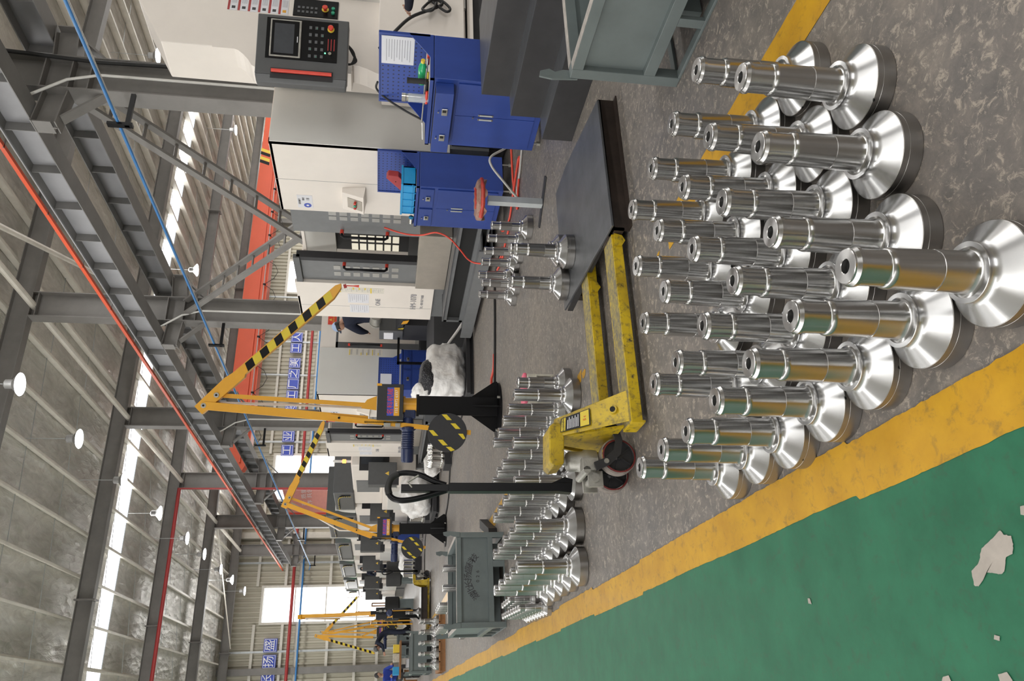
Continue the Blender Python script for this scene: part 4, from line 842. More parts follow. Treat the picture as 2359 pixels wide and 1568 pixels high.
for q_ in (0, .02, .04): m = MB(); m.tube(cr([(.05, -.28 - q_, 1.26), (-.02 - q_, -.26, 1.19), (-.09 - q_, -.24, 1.17 - q_ / 2), (-.16, -.22, 1.2), (-.2, -.26, 1.26)]), .011, 8); m.build('cable_bundle', M['rubber'], t, smooth=60)
# button strip and red-edged warning labels on the housing (housing origin 6.0,6.2,.45)
B('button_panel', M['black'], t, (.50, .74, -.162, -.15, 1.37, 1.82))
for r in range(2):
    for k in range(5): B('small_key', M['key'], t, (.54 + r * .06, .57 + r * .06, -.166, -.162, 1.58 + k * .043, 1.605 + k * .043))
m = MB(); m.cyl((.61, -.162, 1.50), (.61, -.168, 1.50), .036, n=24); m.build('stop_ring', M['labely'], t, smooth=40)
m = MB(); m.lathe([(0, -.05), (.022, -.05), (.028, -.045), (.028, -.035), (.016, -.03), (.016, 0)], 24, (.60, -.165, 1.50), 'y'); m.build('emergency_stop', M['redlabel'], t, smooth=40)
for x_ in (.565, .625): m = MB(); m.cyl((x_, -.162, 1.42), (x_, -.18, 1.42), .018, n=20); m.build('green_button', M['greenbtn'], t, smooth=40)
for k in range(6):
    z = 1.87 + k * .10; lb = B('warning_label', M['paper'], t, (.50, .72, -.1535, -.15, z, z + .095))
    B('red_edge', M['darkred'], lb, (.50, .72, -.155, -.1535, z + .073, z + .095)); B('print_block', M['inkgrey'], lb, *[(.60, .70, -.155, -.1535, z + .012 + j * .011, z + .015 + j * .011) for j in range(5)])
    B('pictogram', M['ink'] if k else M['yellow_crane'], lb, (.525, .56, -.155, -.1535, z + .02, z + .055))
m = MB(); m.tube(cr([(.05, -.25, .93), (.25, -.3, .78), (.45, -.32, .62), (.62, -.3, .40), (.72, -.28, .30), (.80, -.26, .34), (.78, -.25, .44)]), .017, 10); m.build('power_cable', M['rubber'], t, smooth=60)
m = MB(); m.tube(cr([(.68, -.33, .36), (.56, -.34, .40), (.55, -.33, .47), (.62, -.3, .50), (.8, -.28, .36), (.66, -.3, .22), (.60, -.3, .26), (.72, -.3, .40)]), .014, 10); m.build('cable_coil', M['rubber'], t, smooth=60)
# ---------------------------------------------------------------- blue tool cabinets
def cabinet(name_lab, x, y, W, D, H, peg_h, drawer_open=0, ang=0, z0=.1):
    """front faces -X; W along Y, D along X"""
    t = thing('tool_cabinet', name_lab, 'cabinet', (x, y, 0), ang, 'blue tool cabinets')
    B('cabinet_body', M['blue'], t, (.012, D, 0, W, z0, H - .03), bevel=.004); B('cabinet_top', M['blue'], t, (0, D, 0, W, H - .03, H - .026), (0, .012, 0, W, H - .03, H), (0, D, 0, .012, H - .03, H), (0, D, W - .012, W, H - .03, H))
    dh = .135; gap = .012; zt = H - .045
    if drawer_open:
        d = B('drawer', M['blue'], t, (-drawer_open, .01, .04, W - .03, zt - dh, zt), bevel=.003); B('drawer_shade', M['bore'], d, (-drawer_open + .015, .01, .05, W - .045, zt - .01, zt + .001))  # black sheet on the solid drawer stands for its shaded inside
        hs = [(d, .04 + (W - .07) * q, -drawer_open) for q in (.28, .72)]
    else:
        hs = []
        for k in range(2):
            y0 = .03 + k * (W / 2 - .01); d = B('drawer', M['blue'], t, (0, .012, y0, y0 + W / 2 - .05, zt - dh, zt), bevel=.002); hs.append((d, y0 + (W / 2 - .05) / 2, 0))
    for d, yc, xx in hs:
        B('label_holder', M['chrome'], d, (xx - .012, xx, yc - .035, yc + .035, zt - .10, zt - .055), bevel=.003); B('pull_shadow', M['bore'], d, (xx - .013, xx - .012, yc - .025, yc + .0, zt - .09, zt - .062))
        m = MB(); m.cyl((xx - .016, yc, zt - .03), (xx, yc, zt - .03), .007, n=12); m.build('lock', M['chrome'], d, smooth=40)
    zd = zt - dh - .035
    for k in range(2):
        y0 = .03 + k * (W / 2 - .03); d = B('door', M['blue'], t, (0, .012, y0, y0 + W / 2 - .034, z0 + .05, zd), bevel=.002)
        yc = W / 2 - .035 if k == 0 else W / 2 + .012
        B('recess_handle', M['chrome'], d, (-.006, 0, yc, yc + .022, z0 + .38, z0 + .50), bevel=.002); B('handle_hollow', M['girt'], d, (-.007, -.006, yc + .005, yc + .017, z0 + .39, z0 + .49))
        if k: m = MB(); m.cyl((-.014, W / 2, z0 + .54), (0, W / 2, z0 + .54), .007, n=12); m.build('lock', M['chrome'], d, smooth=40)
    for px in (.05, D - .06):
        for py in (.05, W - .05):
            m = MB(); m.cyl((px, py, 0), (px, py, .03), .018, n=10); m.cyl((px, py, .03), (px, py, z0), .008, n=8); m.build('levelling_foot', M['alu'], t, smooth=40)
    if peg_h:
        B('pegboard', M['peg'], t, (D - .012, D, 0.02, W - .02, H + .02, H + peg_h)); B('board_edge', M['blue'], t, (D - .02, D + .003, 0.0, .02, H, H + peg_h), (D - .02, D + .003, W - .02, W, H, H + peg_h), (D - .02, D + .003, 0, W, H + peg_h, H + peg_h + .01))
        m = MB(); m.prism([(D, .0, H), (D, 0, H + .16), (D - .22, 0, H)], (0, .008, 0)); m.build('gusset', M['blue'], t); m = MB(); m.prism([(D, W - .008, H), (D, W - .008, H + .16), (D - .22, W - .008, H)], (0, .008, 0)); m.build('gusset', M['blue'], t)
    return t
cA = cabinet('blue cabinet in front of the white machine, carrying the bright blue crate', 4.68, 6.36, .70, .44, .97, .385)
cB = cabinet('blue cabinet with a half-open drawer, nearest the dark steps', 4.19, 4.37, .74, .44, .955, .375, .095, z0=.06)
cC = cabinet('far blue cabinet behind the white bag', 5.90, 12.88, .78, .40, .96, .39, ang=R_(90))
t = thing('paper_sheet', 'white printed sheet on the nearest perforated board', 'paper', (4.615, 4.37, 1.07))
B('sheet', M['paper'], t, (-.003, 0, .03, .31, 0, .25)); B('print', M['inkgrey'], t, *[(-.004, -.003, .06 + .0 * k, .28 - .02 * (k % 3), .03 + k * .02, .034 + k * .02) for k in range(10)])
t = thing('paper_sheet', 'white sheet on the perforated board of the far blue cabinet', 'paper', (5.35, 13.258, 1.12))
B('sheet', M['paper'], t, (0, .22, -.004, 0, 0, .2))
# things on the nearest cabinet
t = thing('bottle', 'green plastic bottle with yellow cap lying on the nearest blue cabinet', 'bottle', (4.43, 4.62, .985))
m = MB(); m.lathe([(0, 0), (.03, .003), (.034, .02), (.031, .06), (.034, .10), (.034, .15), (.026, .19), (.013, .215), (0, .215)], 20); o = m.build('bottle_body', M['greenbottle'], t, smooth=50)
m2 = MB(); m2.cyl((0, 0, .215), (0, 0, .238), .016, n=16); o2 = m2.build('cap', M['labely'], t, smooth=40)
for q in (o, o2): q.data.transform(Matrix.Rotation(R_(90), 4, 'X')); q.data.transform(Matrix.Translation((0, .05, .02)))
t = thing('measuring_cylinder', 'clear plastic tube with steel threaded part standing on the nearest blue cabinet', 'cylinder', (4.30, 4.70, .955))
m = MB(); m.lathe([(.034, 0), (.034, .15), (.032, .15), (.032, 0)], 24, closed=True); m.build('clear_sleeve', M['glass'], t, smooth=40)
m = MB(); m.lathe([(0, .05), (.024, .05), (.024, .07), (.027, .075), (.024, .08), (.027, .085), (.024, .09), (.03, .1), (.03, .165), (.034, .17), (.034, .20), (0, .20)], 24); m.build('steel_insert', M['chrome'], t, smooth=30)
t = thing('grip_tool', 'black ribbed cylinder standing on the nearest blue cabinet', 'tool', (4.36, 4.58, .955))
m = MB(); m.lathe([(0, 0), (.02, 0), (.024, .02)] + [(.0205 + .002 * (k % 2), .03 + k * .008) for k in range(16)] + [(.023, .165), (0, .165)], 16); m.build('ribbed_body', M['rubber'], t, smooth=30)
for k, (p, q, mm, lab) in enumerate((((4.40, 4.48, .975), (4.26, 4.95, .99), 'alu', 'thin grey steel rod lying across the nearest blue cabinet'), ((4.45, 4.43, .97), (4.33, 4.8, .975), 'chrome', 'bright steel rod lying beneath the green bottle'), ((4.48, 4.40, .965), (4.46, 4.50, .965), 'redhose', 'red screwdriver handle at the near edge of the cabinet'), ((4.30, 4.62, .965), (4.27, 4.72, .965), 'redhose', 'red tool handle lying before the clear tube'), ((4.34, 4.55, .965), (4.31, 4.66, .963), 'black', 'black tool lying by the red handle'), ((4.40, 4.52, .965), (4.36, 4.62, .965), 'labely', 'small yellow handle among the tools'), ((4.25, 4.92, .985), (4.20, 5.06, .975), 'rope', 'white cable end sticking past the open drawer'))):
    m = MB(); m.cyl(p, q, .006 if mm in ('alu', 'chrome', 'rope') else .011, n=10); tag(m.build('hand_tool', M[mm], smooth=40), lab, 'tool', 'hand tools on the nearest cabinet')
m = MB(); m.tube(cr([(4.62, 4.9, 1.35), (4.66, 5.02, 1.36), (4.6, 5.06, 1.28), (4.52, 5.1, 1.12), (4.45, 5.12, .97)]), .009, 8); tag(m.build('cable', M['rubber'], smooth=60), 'black cable looping over the nearest perforated board', 'cable')
# on the second cabinet
t = thing('parts_crate', 'bright blue plastic crate on the second blue cabinet', 'crate', (4.75, 6.42, .97))
for b_ in ((0, .22, 0, .012), (0, .22, .50, .512), (0, .012, 0, .512), (.208, .22, 0, .512)): B('crate_wall', M['cyan'], t, (*b_, 0, .15))
B('crate_rim', M['cyan'], t, (-.008, .228, -.008, .0, .13, .15), (-.008, .228, .512, .52, .13, .15), (-.008, 0, 0, .512, .13, .15), (.22, .228, 0, .512, .13, .15), (-.006, 0, 0, .512, .03, .04)); B('crate_floor', M['cyan'], t, (0, .22, 0, .512, 0, .01))
for k in range(5): B('crate_rib', M['cyan'], t, (-.006, 0, .02 + k * .118, .028 + k * .118, 0, .14))
t = thing('red_case', 'flat red case leaning in the bright blue crate', 'case', (4.86, 6.55, 1.09))
m = MB(); m.prism([(0, .20, -.02), (0, -.06, .18), (0, -.11, .16), (0, -.10, .06), (0, .09, -.09)], (.07, 0, 0)); m.build('case_body', M['redbook'], t, bevel=.006)
B('case_clip', M['black'], t, (-.004, 0, -.02, -.01, .08, .09))
t = thing('sticky_tape_roll', 'small roll wrapped in foil on the corner of the second blue cabinet', 'roll', (4.72, 7.0, .97))
m = MB(); m.cyl((0, -.05, .03), (0, .04, .03), .028, n=14); m.build('roll', M['chrome'], t, smooth=40)
# ---------------------------------------------------------------- hoses and cables on the floor
def hose(pts, r, m_, lab, cat='hose', nm='air_hose'):
    b_ = MB(); b_.tube(cr(pts, 6), r, 8); return tag(b_.build(nm, M[m_], smooth=60), lab, cat)
hose([(5.24, 7.96, 1.29), (5.2, 8.01, 1.056), (5.12, 7.9, .854), (5.03, 7.69, .686), (4.93, 7.64, .539), (4.8, 7.67, .411), (4.65, 7.64, .316), (4.5, 7.46, .215), (4.45, 7.3, .03), (4.5, 7.1, .012)], .010, 'redhose', 'red air hose hanging from the open machine door to the floor')
hose([(5.3, 6.3, .012), (5.0, 6.30, .012), (4.75, 6.28, .012), (4.5, 6.2, .012), (4.33, 6.13, .012), (4.5, 6.02, .014), (4.7, 5.87, .012), (4.78, 5.93, .012), (4.72, 6.05, .016), (4.55, 6.25, .03), (4.52, 6.6, .012), (4.62, 6.95, .012), (4.72, 7.1, .012), (4.62, 6.85, .012), (4.46, 6.6, .012), (4.42, 6.9, .012), (4.38, 7.15, .012), (4.45, 7.5, .012)], .011, 'redhose', 'red air hose coiled on the floor beside the second blue cabinet')
hose([(4.95, 5.85, .03), (4.78, 5.80, .16), (4.62, 5.74, .31), (4.55, 5.79, .30), (4.46, 5.9, .17), (4.38, 6.03, .02), (4.5, 6.1, .014), (4.6, 5.9, .014), (4.75, 5.75, .012), (4.8, 5.6, .012)], .011, 'greyhose', 'grey conduit bending out between the blue cabinets')
hose([(4.5, 7.3, .012), (4.46, 7.68, .012), (4.0, 7.8, .012), (3.65, 7.88, .012), (3.2, 8.0, .012)], .014, 'rubber', 'black cable across the floor to the jib crane foot', 'cable', 'floor_cable')
hose([(3.60, 7.92, .016), (3.45, 7.97, .018), (3.36, 8.1, .03), (3.14, 7.95, .05)], .015, 'redhose', 'red-wrapped end of the floor cable at the jib crane', 'cable', 'floor_cable')
hose([(4.2, 11.4, .012), (4.1, 13.6, .012), (3.55, 14.2, .012), (3.35, 14.9, .012), (3.3, 15.6, .012)], .014, 'rubber', 'black cable on the floor running to the second jib crane', 'cable', 'floor_cable')
hose([(4.3, 18.2, .012), (4.35, 22, .012), (2.45, 21.95, .012), (2.3, 20.8, .012)], .014, 'rubber', 'black cable on the floor by the far pallet truck', 'cable', 'floor_cable')
# ---------------------------------------------------------------- jib cranes
def jib(x, y, ang, lab, el=(0, 3.03), el2=(.108, 2.91), tip=(1.27, 1.70), disc=(-.24, .554), hook=True, flip=1):
    """drawn in its own vertical plane: s along local x, z up"""
    t = thing('jib_crane', lab, 'crane', (x, y, 0), ang, 'orange jib cranes')
    m = MB(); m.lathe([(0, 0), (.30, 0), (.30, .018), (0, .018)], 40); m.build('foot_plate', M['black'], t, smooth=40)
    for a in range(4): m = MB(); q = a * math.pi / 2 + .6; m.cyl((.25 * math.cos(q), .25 * math.sin(q), .018), (.25 * math.cos(q), .25 * math.sin(q), .045), .014, n=8); m.build('anchor_bolt', M['alu'], t)
    B('post', M['black'], t, (-.06, .14, -.10, .10, .018, .88), bevel=.006); B('post_cap', M['black'], t, (-.075, .155, -.115, .115, .86, .885))
    for a in range(4):
        r = Matrix.Rotation(a * math.pi / 2 + .78 * 0, 3, 'Z'); P = [Vector((.10, 0, .018)), Vector((.27, 0, .018)), Vector((.27, 0, .05)), Vector((.10, 0, .30))]
        m = MB(); m.prism([r @ p + Vector((.04, 0, 0)) for p in P], r @ Vector((0, .012, 0))); m.build('gusset', M['black'], t)
    m = MB(); m.cyl((.04, 0, .885), (.04, 0, 1.03), .078, n=28); m.cyl((.04, 0, 1.0), (.04, 0, 1.03), .095, n=28); m.build('swivel', M['yellow_crane'], t, smooth=40)
    b_ = B('control_box', M['black_matt'], t, (-.12, .255, -.16, .12, 1.025, 1.295), bevel=.006)
    B('sign_blue', M['sign'], b_, (-.073, .22, -.1625, -.16, 1.122, 1.192)); B('sign_yellow', M['yellow_crane'], b_, (-.073, .22, -.1625, -.16, 1.065, 1.122))
    text('sign_print', '名科机械', M['redlabel'], b_, (.0735, -.164, 1.157), (1, 0, 0), (0, 0, 1), .068); text('sign_number', '155 8972 6337', M['whiteprint'], b_, (.0735, -.164, 1.094), (1, 0, 0), (0, 0, 1), .040)
    B('box_clip', M['yellow_crane'], b_, (.235, .26, -.162, -.1, 1.25, 1.30))
    Y0 = .0
    el = Vector((el[0], 0, el[1])); e2 = Vector((el2[0], 0, el2[1])); tp = Vector((tip[0], 0, tip[1])); dc = Vector((disc[0], 0, disc[1]))
    # mast: two parallel bars rising to the elbow, lower end carries the counterweight disc
    lo = Vector((-.10, -.02, 1.30)); l2 = Vector((.03, -.02, 1.31))
    mid = el.lerp(dc, .5)
    m = MB(); m.bar(el + Vector((0, -.02, 0)), el.lerp(Vector((-.13, 0, 1.30)), .95) + Vector((0, -.02, 0)), .075, .085, (1, 0, 0)); m.build('main_arm', M['yellow_crane'], t, bevel=.003)
    m = MB(); m.bar(e2 + Vector((0, .02, 0)), l2, .05, .045, (1, 0, 0)); m.build('tie_arm', M['yellow_crane'], t, bevel=.002)
    m = MB(); a0 = el.lerp(Vector((-.13, 0, 1.30)), .73) + Vector((0, -.07, 0)); m.bar(a0, dc + Vector((0, -.07, -.25)), .02, .05, (1, 0, 0)); lv = m.build('counter_lever', M['yellow_crane'], t)
    for f in (.06, .38): m = MB(); p = a0.lerp(dc + Vector((0, -.07, -.25)), f); m.cyl(p + Vector((0, -.025, 0)), p + Vector((0, .02, 0)), .012, n=12); m.build('lever_bolt', M['black'], lv)
    m = MB(); m.prism([(-.02, -.05, 1.30), (.13, -.05, 1.30), (.09, -.05, 1.40), (.0, -.05, 1.46)], (0, .1, 0)); m.build('arm_foot', M['yellow_crane'], t)
    # boom
    d = (tp - e2).normalized(); n_ = Vector((-d.z, 0, d.x)); n_ = n_ if n_.z > 0 else -n_
    s0 = el - d * .07; ln = (tp - s0).length
    def bp(u, v, yy=0): q = s0 + d * u + n_ * v; return (q.x, yy, q.z)
    k = (el - s0).dot(n_)
    m = MB(); m.prism([bp(0, -.055, -.05), bp(.55, -.055, -.05), bp(.58, -.035, -.05), bp(ln - .14, -.04, -.05), bp(ln - .01, -.005, -.05), bp(ln + .02, .03, -.05), bp(ln - .04, .055, -.05), bp(.5, .06, -.05), bp(.40, .075, -.05), bp(0, .055, -.05)], (0, .10, 0)); bm = m.build('boom', M['yellow_crane'], t, bevel=.003)
    u = .62
    while u < ln - .22:
        m = MB(); m.prism([bp(u, -.032, -.0525), bp(u + .095, -.032, -.0525), bp(u + .125, .05, -.0525), bp(u + .03, .05, -.0525)], (0, .003, 0)); m.build('black_stripe', M['black'], bm)
        m = MB(); m.prism([bp(u + .095, -.032, -.052), bp(u + .19, -.032, -.052), bp(u + .22, .05, -.052), bp(u + .125, .05, -.052)], (0, .002, 0)); m.build('yellow_stripe', M['yellow_stripe'], bm); u += .19
    for p in (el, e2):
        m = MB(); m.cyl(p + Vector((0, -.062, 0)), p + Vector((0, .06, 0)), .026, n=20); m.build('pivot_washer', M['alu'], bm, smooth=40); m = MB(); m.cyl(p + Vector((0, -.066, 0)), p + Vector((0, -.06, 0)), .011, n=14); m.build('pivot_bolt', M['black'], bm)
    if hook:
        h = tp + d * .02; m = MB(); m.tube([(h.x, 0, h.z), (h.x + .01, 0, h.z - .03)], .022, 10); m.build('hook_swivel', M['darkred'], t)
        m = MB(); m.tube([(h.x + .01, 0, h.z - .03), (h.x + .01, 0, h.z - .10), (h.x + .01, 0, h.z - .16)], [.006, .006, .014], 8); m.build('hook', M['redlabel'], t, smooth=50)
    # counterweight disc with hazard blocks
    c = dc + Vector((0, -.12, 0)); m = MB(); m.cyl(c, c + Vector((0, .04, 0)), .205, n=56); dk = m.build('counterweight', M['black_matt'], t, smooth=40, bevel=.002)
    for zc, sc in ((.012, .160), (-.082, .068), (.150, -.006), (-.165, -.040), (.047, -.105), (-.039, -.178)):
        q = []
        for e1, e2_ in ((-.5, -.5), (.5, -.5), (.5, .5), (-.5, .5)):
            z_ = zc - .052 * e1 - .056 * e2_; s_ = sc - .058 * e2_; h_ = math.hypot(z_, s_); f_ = min(1, .2 / h_); q.append((s_ * f_, z_ * f_))
        m = MB(); m.prism([(c.x + z[0], c.y - .0025, c.z + z[1]) for z in q], (0, .002, 0)); m.build('hazard_block', M['yellow_stripe'], dk)
    # motor
    m = MB(); m.lathe([(0, -.56), (.055, -.56), (.066, -.54), (.066, -.43)] + [(.060 if k % 2 else .068, -.42 + k * .012) for k in range(17)] + [(.085, -.215), (.085, -.19), (.06, -.18), (.055, -.09), (0, -.09)], 28, (0, -.02, .965), 'x'); m.build('motor', M['motor'], t, smooth=30)
    m = MB(); m.box(-.10, .0, -.06, .04, .89, 1.02); m.build('gear_housing', M['motor'], t, bevel=.01)
    m = MB(); m.tube([(-.13, -.06, 1.32), (-.17, -.07, 1.22), (-.16, -.07, 1.08)], .007, 6); m.box(-.19, -.15, -.1, -.05, 1.15, 1.22).box(-.19, -.15, -.1, -.05, 1.05, 1.10); m.build('limit_switch', M['alu'], t)
    B('switch_bar', M['black'], t, (-.15, -.13, -.08, .0, 1.02, 1.42))
    m = MB(); m.tube([(el.x + .03, .03, el.z - .1), (.02, .05, 2.0), (.0, .05, 1.35)], .014, 8); m.build('hose_sleeve', M['rope'], t, smooth=60)
    return t
jib(2.90, 7.85, -math.atan2(2.9, 7.85), 'orange jib crane on black post, nearest of its kind, hook at the white machine')
jib(3.09, 15.02, -math.atan2(3.09, 15.02), 'second orange jib crane, leaning to the right before the red banner', el=(.50, 3.0), el2=(.62, 2.93), tip=(2.04, 2.34), disc=(-.307, .637))
jib(2.18, 20.5, math.atan2(20.5, 2.18) + .03, 'third orange jib crane seen almost edge-on before the tall window', el=(.55, 3.13), el2=(.66, 3.0), tip=(1.7, 2.2), disc=(-.3, .65), hook=False)
jib(2.75, 32.5, -math.atan2(2.7, 32.5), 'far orange jib crane with two arms spread over a bending worker', el=(-.02, 3.56), el2=(.12, 3.42), tip=(-.52, 1.30), disc=(.5, .69))
jib(3.3, 33.6, -math.atan2(2.7, 32.5), 'farthest jib crane with its striped boom pointing right', el=(-.45, 3.4), el2=(-.35, 3.3), tip=(.95, 2.1), disc=(-.2, .7))
# ---------------------------------------------------------------- big bags
def blob(name, mt, parent, cx, cy, cz, sx, sy, sz, seed, amp=.16, n=36, flat=.45):
    m = MB(); vs = []; fs = []
    for i in range(n + 1):
        ph = math.pi * i / n
        for j in range(2 * n):
            th = math.pi * j / n; p = Vector((math.sin(ph) * math.cos(th), math.sin(ph) * math.sin(th), math.cos(ph)))
            k = 1 / max(abs(p.x) ** 4 + abs(p.y) ** 4 + abs(p.z) ** 4, 1e-6) ** .25 if flat else 1
            q = p * (1 + (k - 1) * flat); q *= 1 + amp * noise.noise(p * 2.1 + Vector((seed, 0, 0))) + amp * .45 * noise.noise(p * 5.5 + Vector((seed, 3, 0))) + amp * .16 * noise.noise(p * 14 + Vector((seed, 3, 8)))
            vs.append((cx + q.x * sx, cy + q.y * sy, max(cz + q.z * sz, .001)))
    for i in range(n):
        for j in range(2 * n): a = i * 2 * n; fs.append((a + j, a + 2 * n + j, a + 2 * n + (j + 1) % (2 * n), a + (j + 1) % (2 * n)))
    m.add(vs, fs); return m.build(name, mt, parent, smooth=80, world=True)
def bigbag(x, y, lab, seed, s=1, strap=None, chips=False, z0=.10):
    t = thing('bulk_bag', lab, 'bag', (x, y, 0), group='white woven bulk bags')
    blob('bag_cloth', M['bag'], t, x, y, z0 + .27 * s, .40 * s, .38 * s, .29 * s, seed)
    if chips: blob('metal_chips', M['chips'], t, x - .10, y - .05, z0 + .50 * s, .24 * s, .30 * s, .12 * s, seed + 5, .1, 16); blob('bag_flap', M['bag'], t, x - .28, y + .1, z0 + .58 * s, .10 * s, .3 * s, .13 * s, seed + 9, .2, 16)
    if strap: m = MB(); P = cr(strap, 5); m.tube(P, .022, 6); m.build('lifting_strap', M['rope'], t, world=True, smooth=60)
    return t
t = thing('low_pallet', 'black low pallet under the nearest white bag', 'pallet', (4.45, 10.45, 0)); B('deck', M['black_matt'], t, (-.5, .45, -.45, .45, .05, .10)); [B('runner', M['black_matt'], t, (-.5, .45, q, q + .1, 0, .05)) for q in (-.4, -.05, .3)]
bigbag(4.38, 10.4, 'big white woven bag full of chips behind the nearest jib crane', 1.3, 1.05, [(4.72, 10.5, .42), (4.88, 10.4, .32), (5.0, 10.2, .20), (5.12, 10.0, .10), (5.22, 9.9, .06)], True)
t = thing('low_pallet', 'black low pallet under the second white bag', 'pallet', (4.45, 17.3, 0)); B('deck', M['black_matt'], t, (-.6, .7, -.6, .6, .06, .14)); [B('runner', M['black_matt'], t, (-.6, .7, q, q + .1, 0, .06)) for q in (-.5, -.05, .4)]
bigbag(4.38, 17.3, 'slumped white woven bag behind the pallet truck handle', 4.1, 1.25, z0=.14)
bigbag(4.75, 16.2, 'small white cloth sack left of the navy motor', 7.7, .62, z0=.02)
bigbag(4.25, 25.4, 'far white woven bag beside the black drum', 9.1, 1.1, z0=.02)
# stack of bright turned rings on a dark block
t = thing('ring_stack', 'stack of bright turned shafts on a dark block behind the striped disc', 'stack', (4.2, 13.8, 0))
B('dark_block', M['black_matt'], t, (-.22, .22, -.22, .22, 0, .13))
for i in range(4):
    for j in range(4): m = MB(); m.lathe([(0, .13), (.045, .13), (.05, .17), (.035, .19), (.035, .33), (.045, .35), (.035, .37), (.03, .43), (0, .43)], 16, (-.15 + i * .1, -.15 + j * .1, 0)); m.build('turned_shaft', M['chrome'], t, smooth=30)
for k, (x, y) in enumerate(((4.4, 19.0), (3.9, 24.4))):
    t = thing('ring_stack', ['short stack of bright shafts behind the second jib crane', 'stack of bright shafts by the far yellow pallet truck'][k], 'stack', (x, y, 0)); B('dark_block', M['black_matt'], t, (-.3, .3, -.3, .3, 0, .2))
    for i in range(4):
        for j in range(3): m = MB(); m.lathe([(0, .2), (.055, .2), (.06, .25), (.04, .27), (.04, .5), (.05, .53), (.0, .55)], 14, (-.2 + i * .13, -.15 + j * .14, 0)); m.build('turned_shaft', M['chrome'], t, smooth=30)
# ---------------------------------------------------------------- far lathes
def lathe(x, y, k, L, top):
    w_ = ['third', 'fourth', 'fifth', 'sixth', 'seventh', 'eighth'][k]
    t = thing('turning_machine', 'white machine with dark control box and tall dark magazine, %s machine along the row' % w_, 'machine', (x, y, 0), group='white turning machines with dark boxes')
    B('machine_bed', M['mgrey'], t, (.1, 2.0, .1, L, 0, .45)); B('machine_body', M['white_m'], t, (0, 2.2, 0, L * .92, .45, top * .62), bevel=.02); B('upper_cover', M['white_m'], t, (.12, 2.2, 0, L * .86, top * .62, top), bevel=.03)
    B('front_step', M['grey_side'], t, (-.12, .1, L * .35, L * .8, .45, top * .55), bevel=.01)
    B('door', M['mgrey'], t, (.1, .12, L * .3, L * .55, top * .66, top * .95)); B('recess', M['black_matt'], t, (.0, .9, -.01, .0, top * .55, top * .9)); B('front_glass', M['screen'], t, (.15, .75, -.02, -.01, top * .62, top * .88))
    z0 = 1.53 - .62 if k < 2 else 1.15
    oy = -.55 if k == 3 else 0; c = B('control_box', M['dgrey'], t, (-.42, .12, -.30 + oy, -.05 + oy, z0, z0 + (.65 if k < 2 else .78)), bevel=.01); B('box_edge', M['alu'], c, (-.43, -.40, -.31 + oy, -.04 + oy, z0 - .02, z0)); B('key_shelf', M['black_matt'], c, (-.43, -.2, -.38 + oy, -.30 + oy, z0 - .05, z0 + .1)); m = MB(); m.prism([(-.10, -.303 + oy, z0 + .18), (-.20, -.303 + oy, z0 + .18), (-.15, -.303 + oy, z0 + .27)], (0, .002, 0)); m.build('warning_triangle', M['gold'], c)
    y0_, y1_, mh = ((2.35, 4.2, .52), (1.2, 4.35, .88), (.7, 4.1, .55), (.5, 3.8, .6), (.3, 3.2, .6), (.2, 2.7, .6))[k]
    g = B('magazine', M['dgrey'], t, (.06, 1.6, y0_, y1_, top, top + mh), bevel=.02)
    B('magazine_sill', M['grey_side'], t, (.04, .3, y1_, y1_ + .04, top, top + mh + .03))
    P = [(.05, y0_ + .25, top + .08), (.05, y0_ + .25, top + mh * .55), (.05, y0_ + .45, top + mh * .74), (.05, y0_ + .9, top + mh * .8), (.05, y1_ - .2, top + mh * .8)]; m = MB(); m.tube(P, .03, 8); ch = m.build('cable_chain', M['black'], g, smooth=60)
    Q = cr(P, 4); m = MB()
    for q in Q: m.box(.015, .022, q[1] - .014, q[1] + .014, q[2] - .014, q[2] + .014)
    tag(m.build('yellow_links', M['labely'], ch), kind='stuff')
    P = [(.2, L * .86 + .55 * math.sin(a * math.pi / 16), top + .5 * math.cos(a * math.pi / 16)) for a in range(9)]
    m = MB(); m.prism([(.1, y1_ + .04, top)] + [(.1, y1_ + .04 + .55 * math.sin(a * math.pi / 16), top + .55 * math.cos(a * math.pi / 16)) for a in range(9)], (.25, 0, 0)); m.build('round_cover', M['grey_side'], t, smooth=30)
    m = MB(); m.cyl((.25, .1, top), (.25, .1, top + .12), .03, n=12); m.cyl((.25, .1, top + .2), (.25, .1, top + .42), .03, n=12); tw = m.build('light_tower', M['whitepipe'], t, smooth=40)
    m = MB(); m.cyl((.25, .1, top + .12), (.25, .1, top + .2), .045, n=16); m.build('green_lamp' if k else 'amber_lamp', M['led'] if k else M['ledor'], tw, smooth=40)
    B('maker_label', M['sign'], t, (-.002, 0, .3, .6, top * .58, top * .61))
    return t
for k, (x, y, L, top) in enumerate(((5.15, 18.15, 4.35, 1.98), (5.3, 22.65, 4.6, 2.0), (5.45, 28.1, 4.2, 2.3), (5.5, 33.0, 3.9, 2.3), (5.5, 37.5, 3.4, 2.3), (5.5, 41.3, 3.0, 2.3))): lathe(x, y, k, L, top)
def drum(x, y, lab):
    t = thing('black_drum', lab, 'drum', (x, y, 0), group='black drums on stands'); m = MB(); m.lathe([(0, .5), (.38, .5), (.42, .54), (.42, 1.0), (.38, 1.02), (.36, .98), (0, .96)], 32); m.build('drum_shell', M['rubber'], t, smooth=40); B('stand', M['binpaint'], t, (-.3, .3, -.3, .3, 0, .5))
drum(4.3, 28.0, 'black drum on a grey stand beyond the far pallet truck'); drum(3.4, 30.2, 'black drum on a grey stand behind the edge-on jib crane')
for k, (x, y, lab) in enumerate(((4.6, 23.6, 'small far blue cabinet beside the navy motor of the second jib crane'), (4.6, 30.9, 'small far blue cabinet behind the black drum'))): cabinet(lab, x, y, .65, .4, .95, 0)
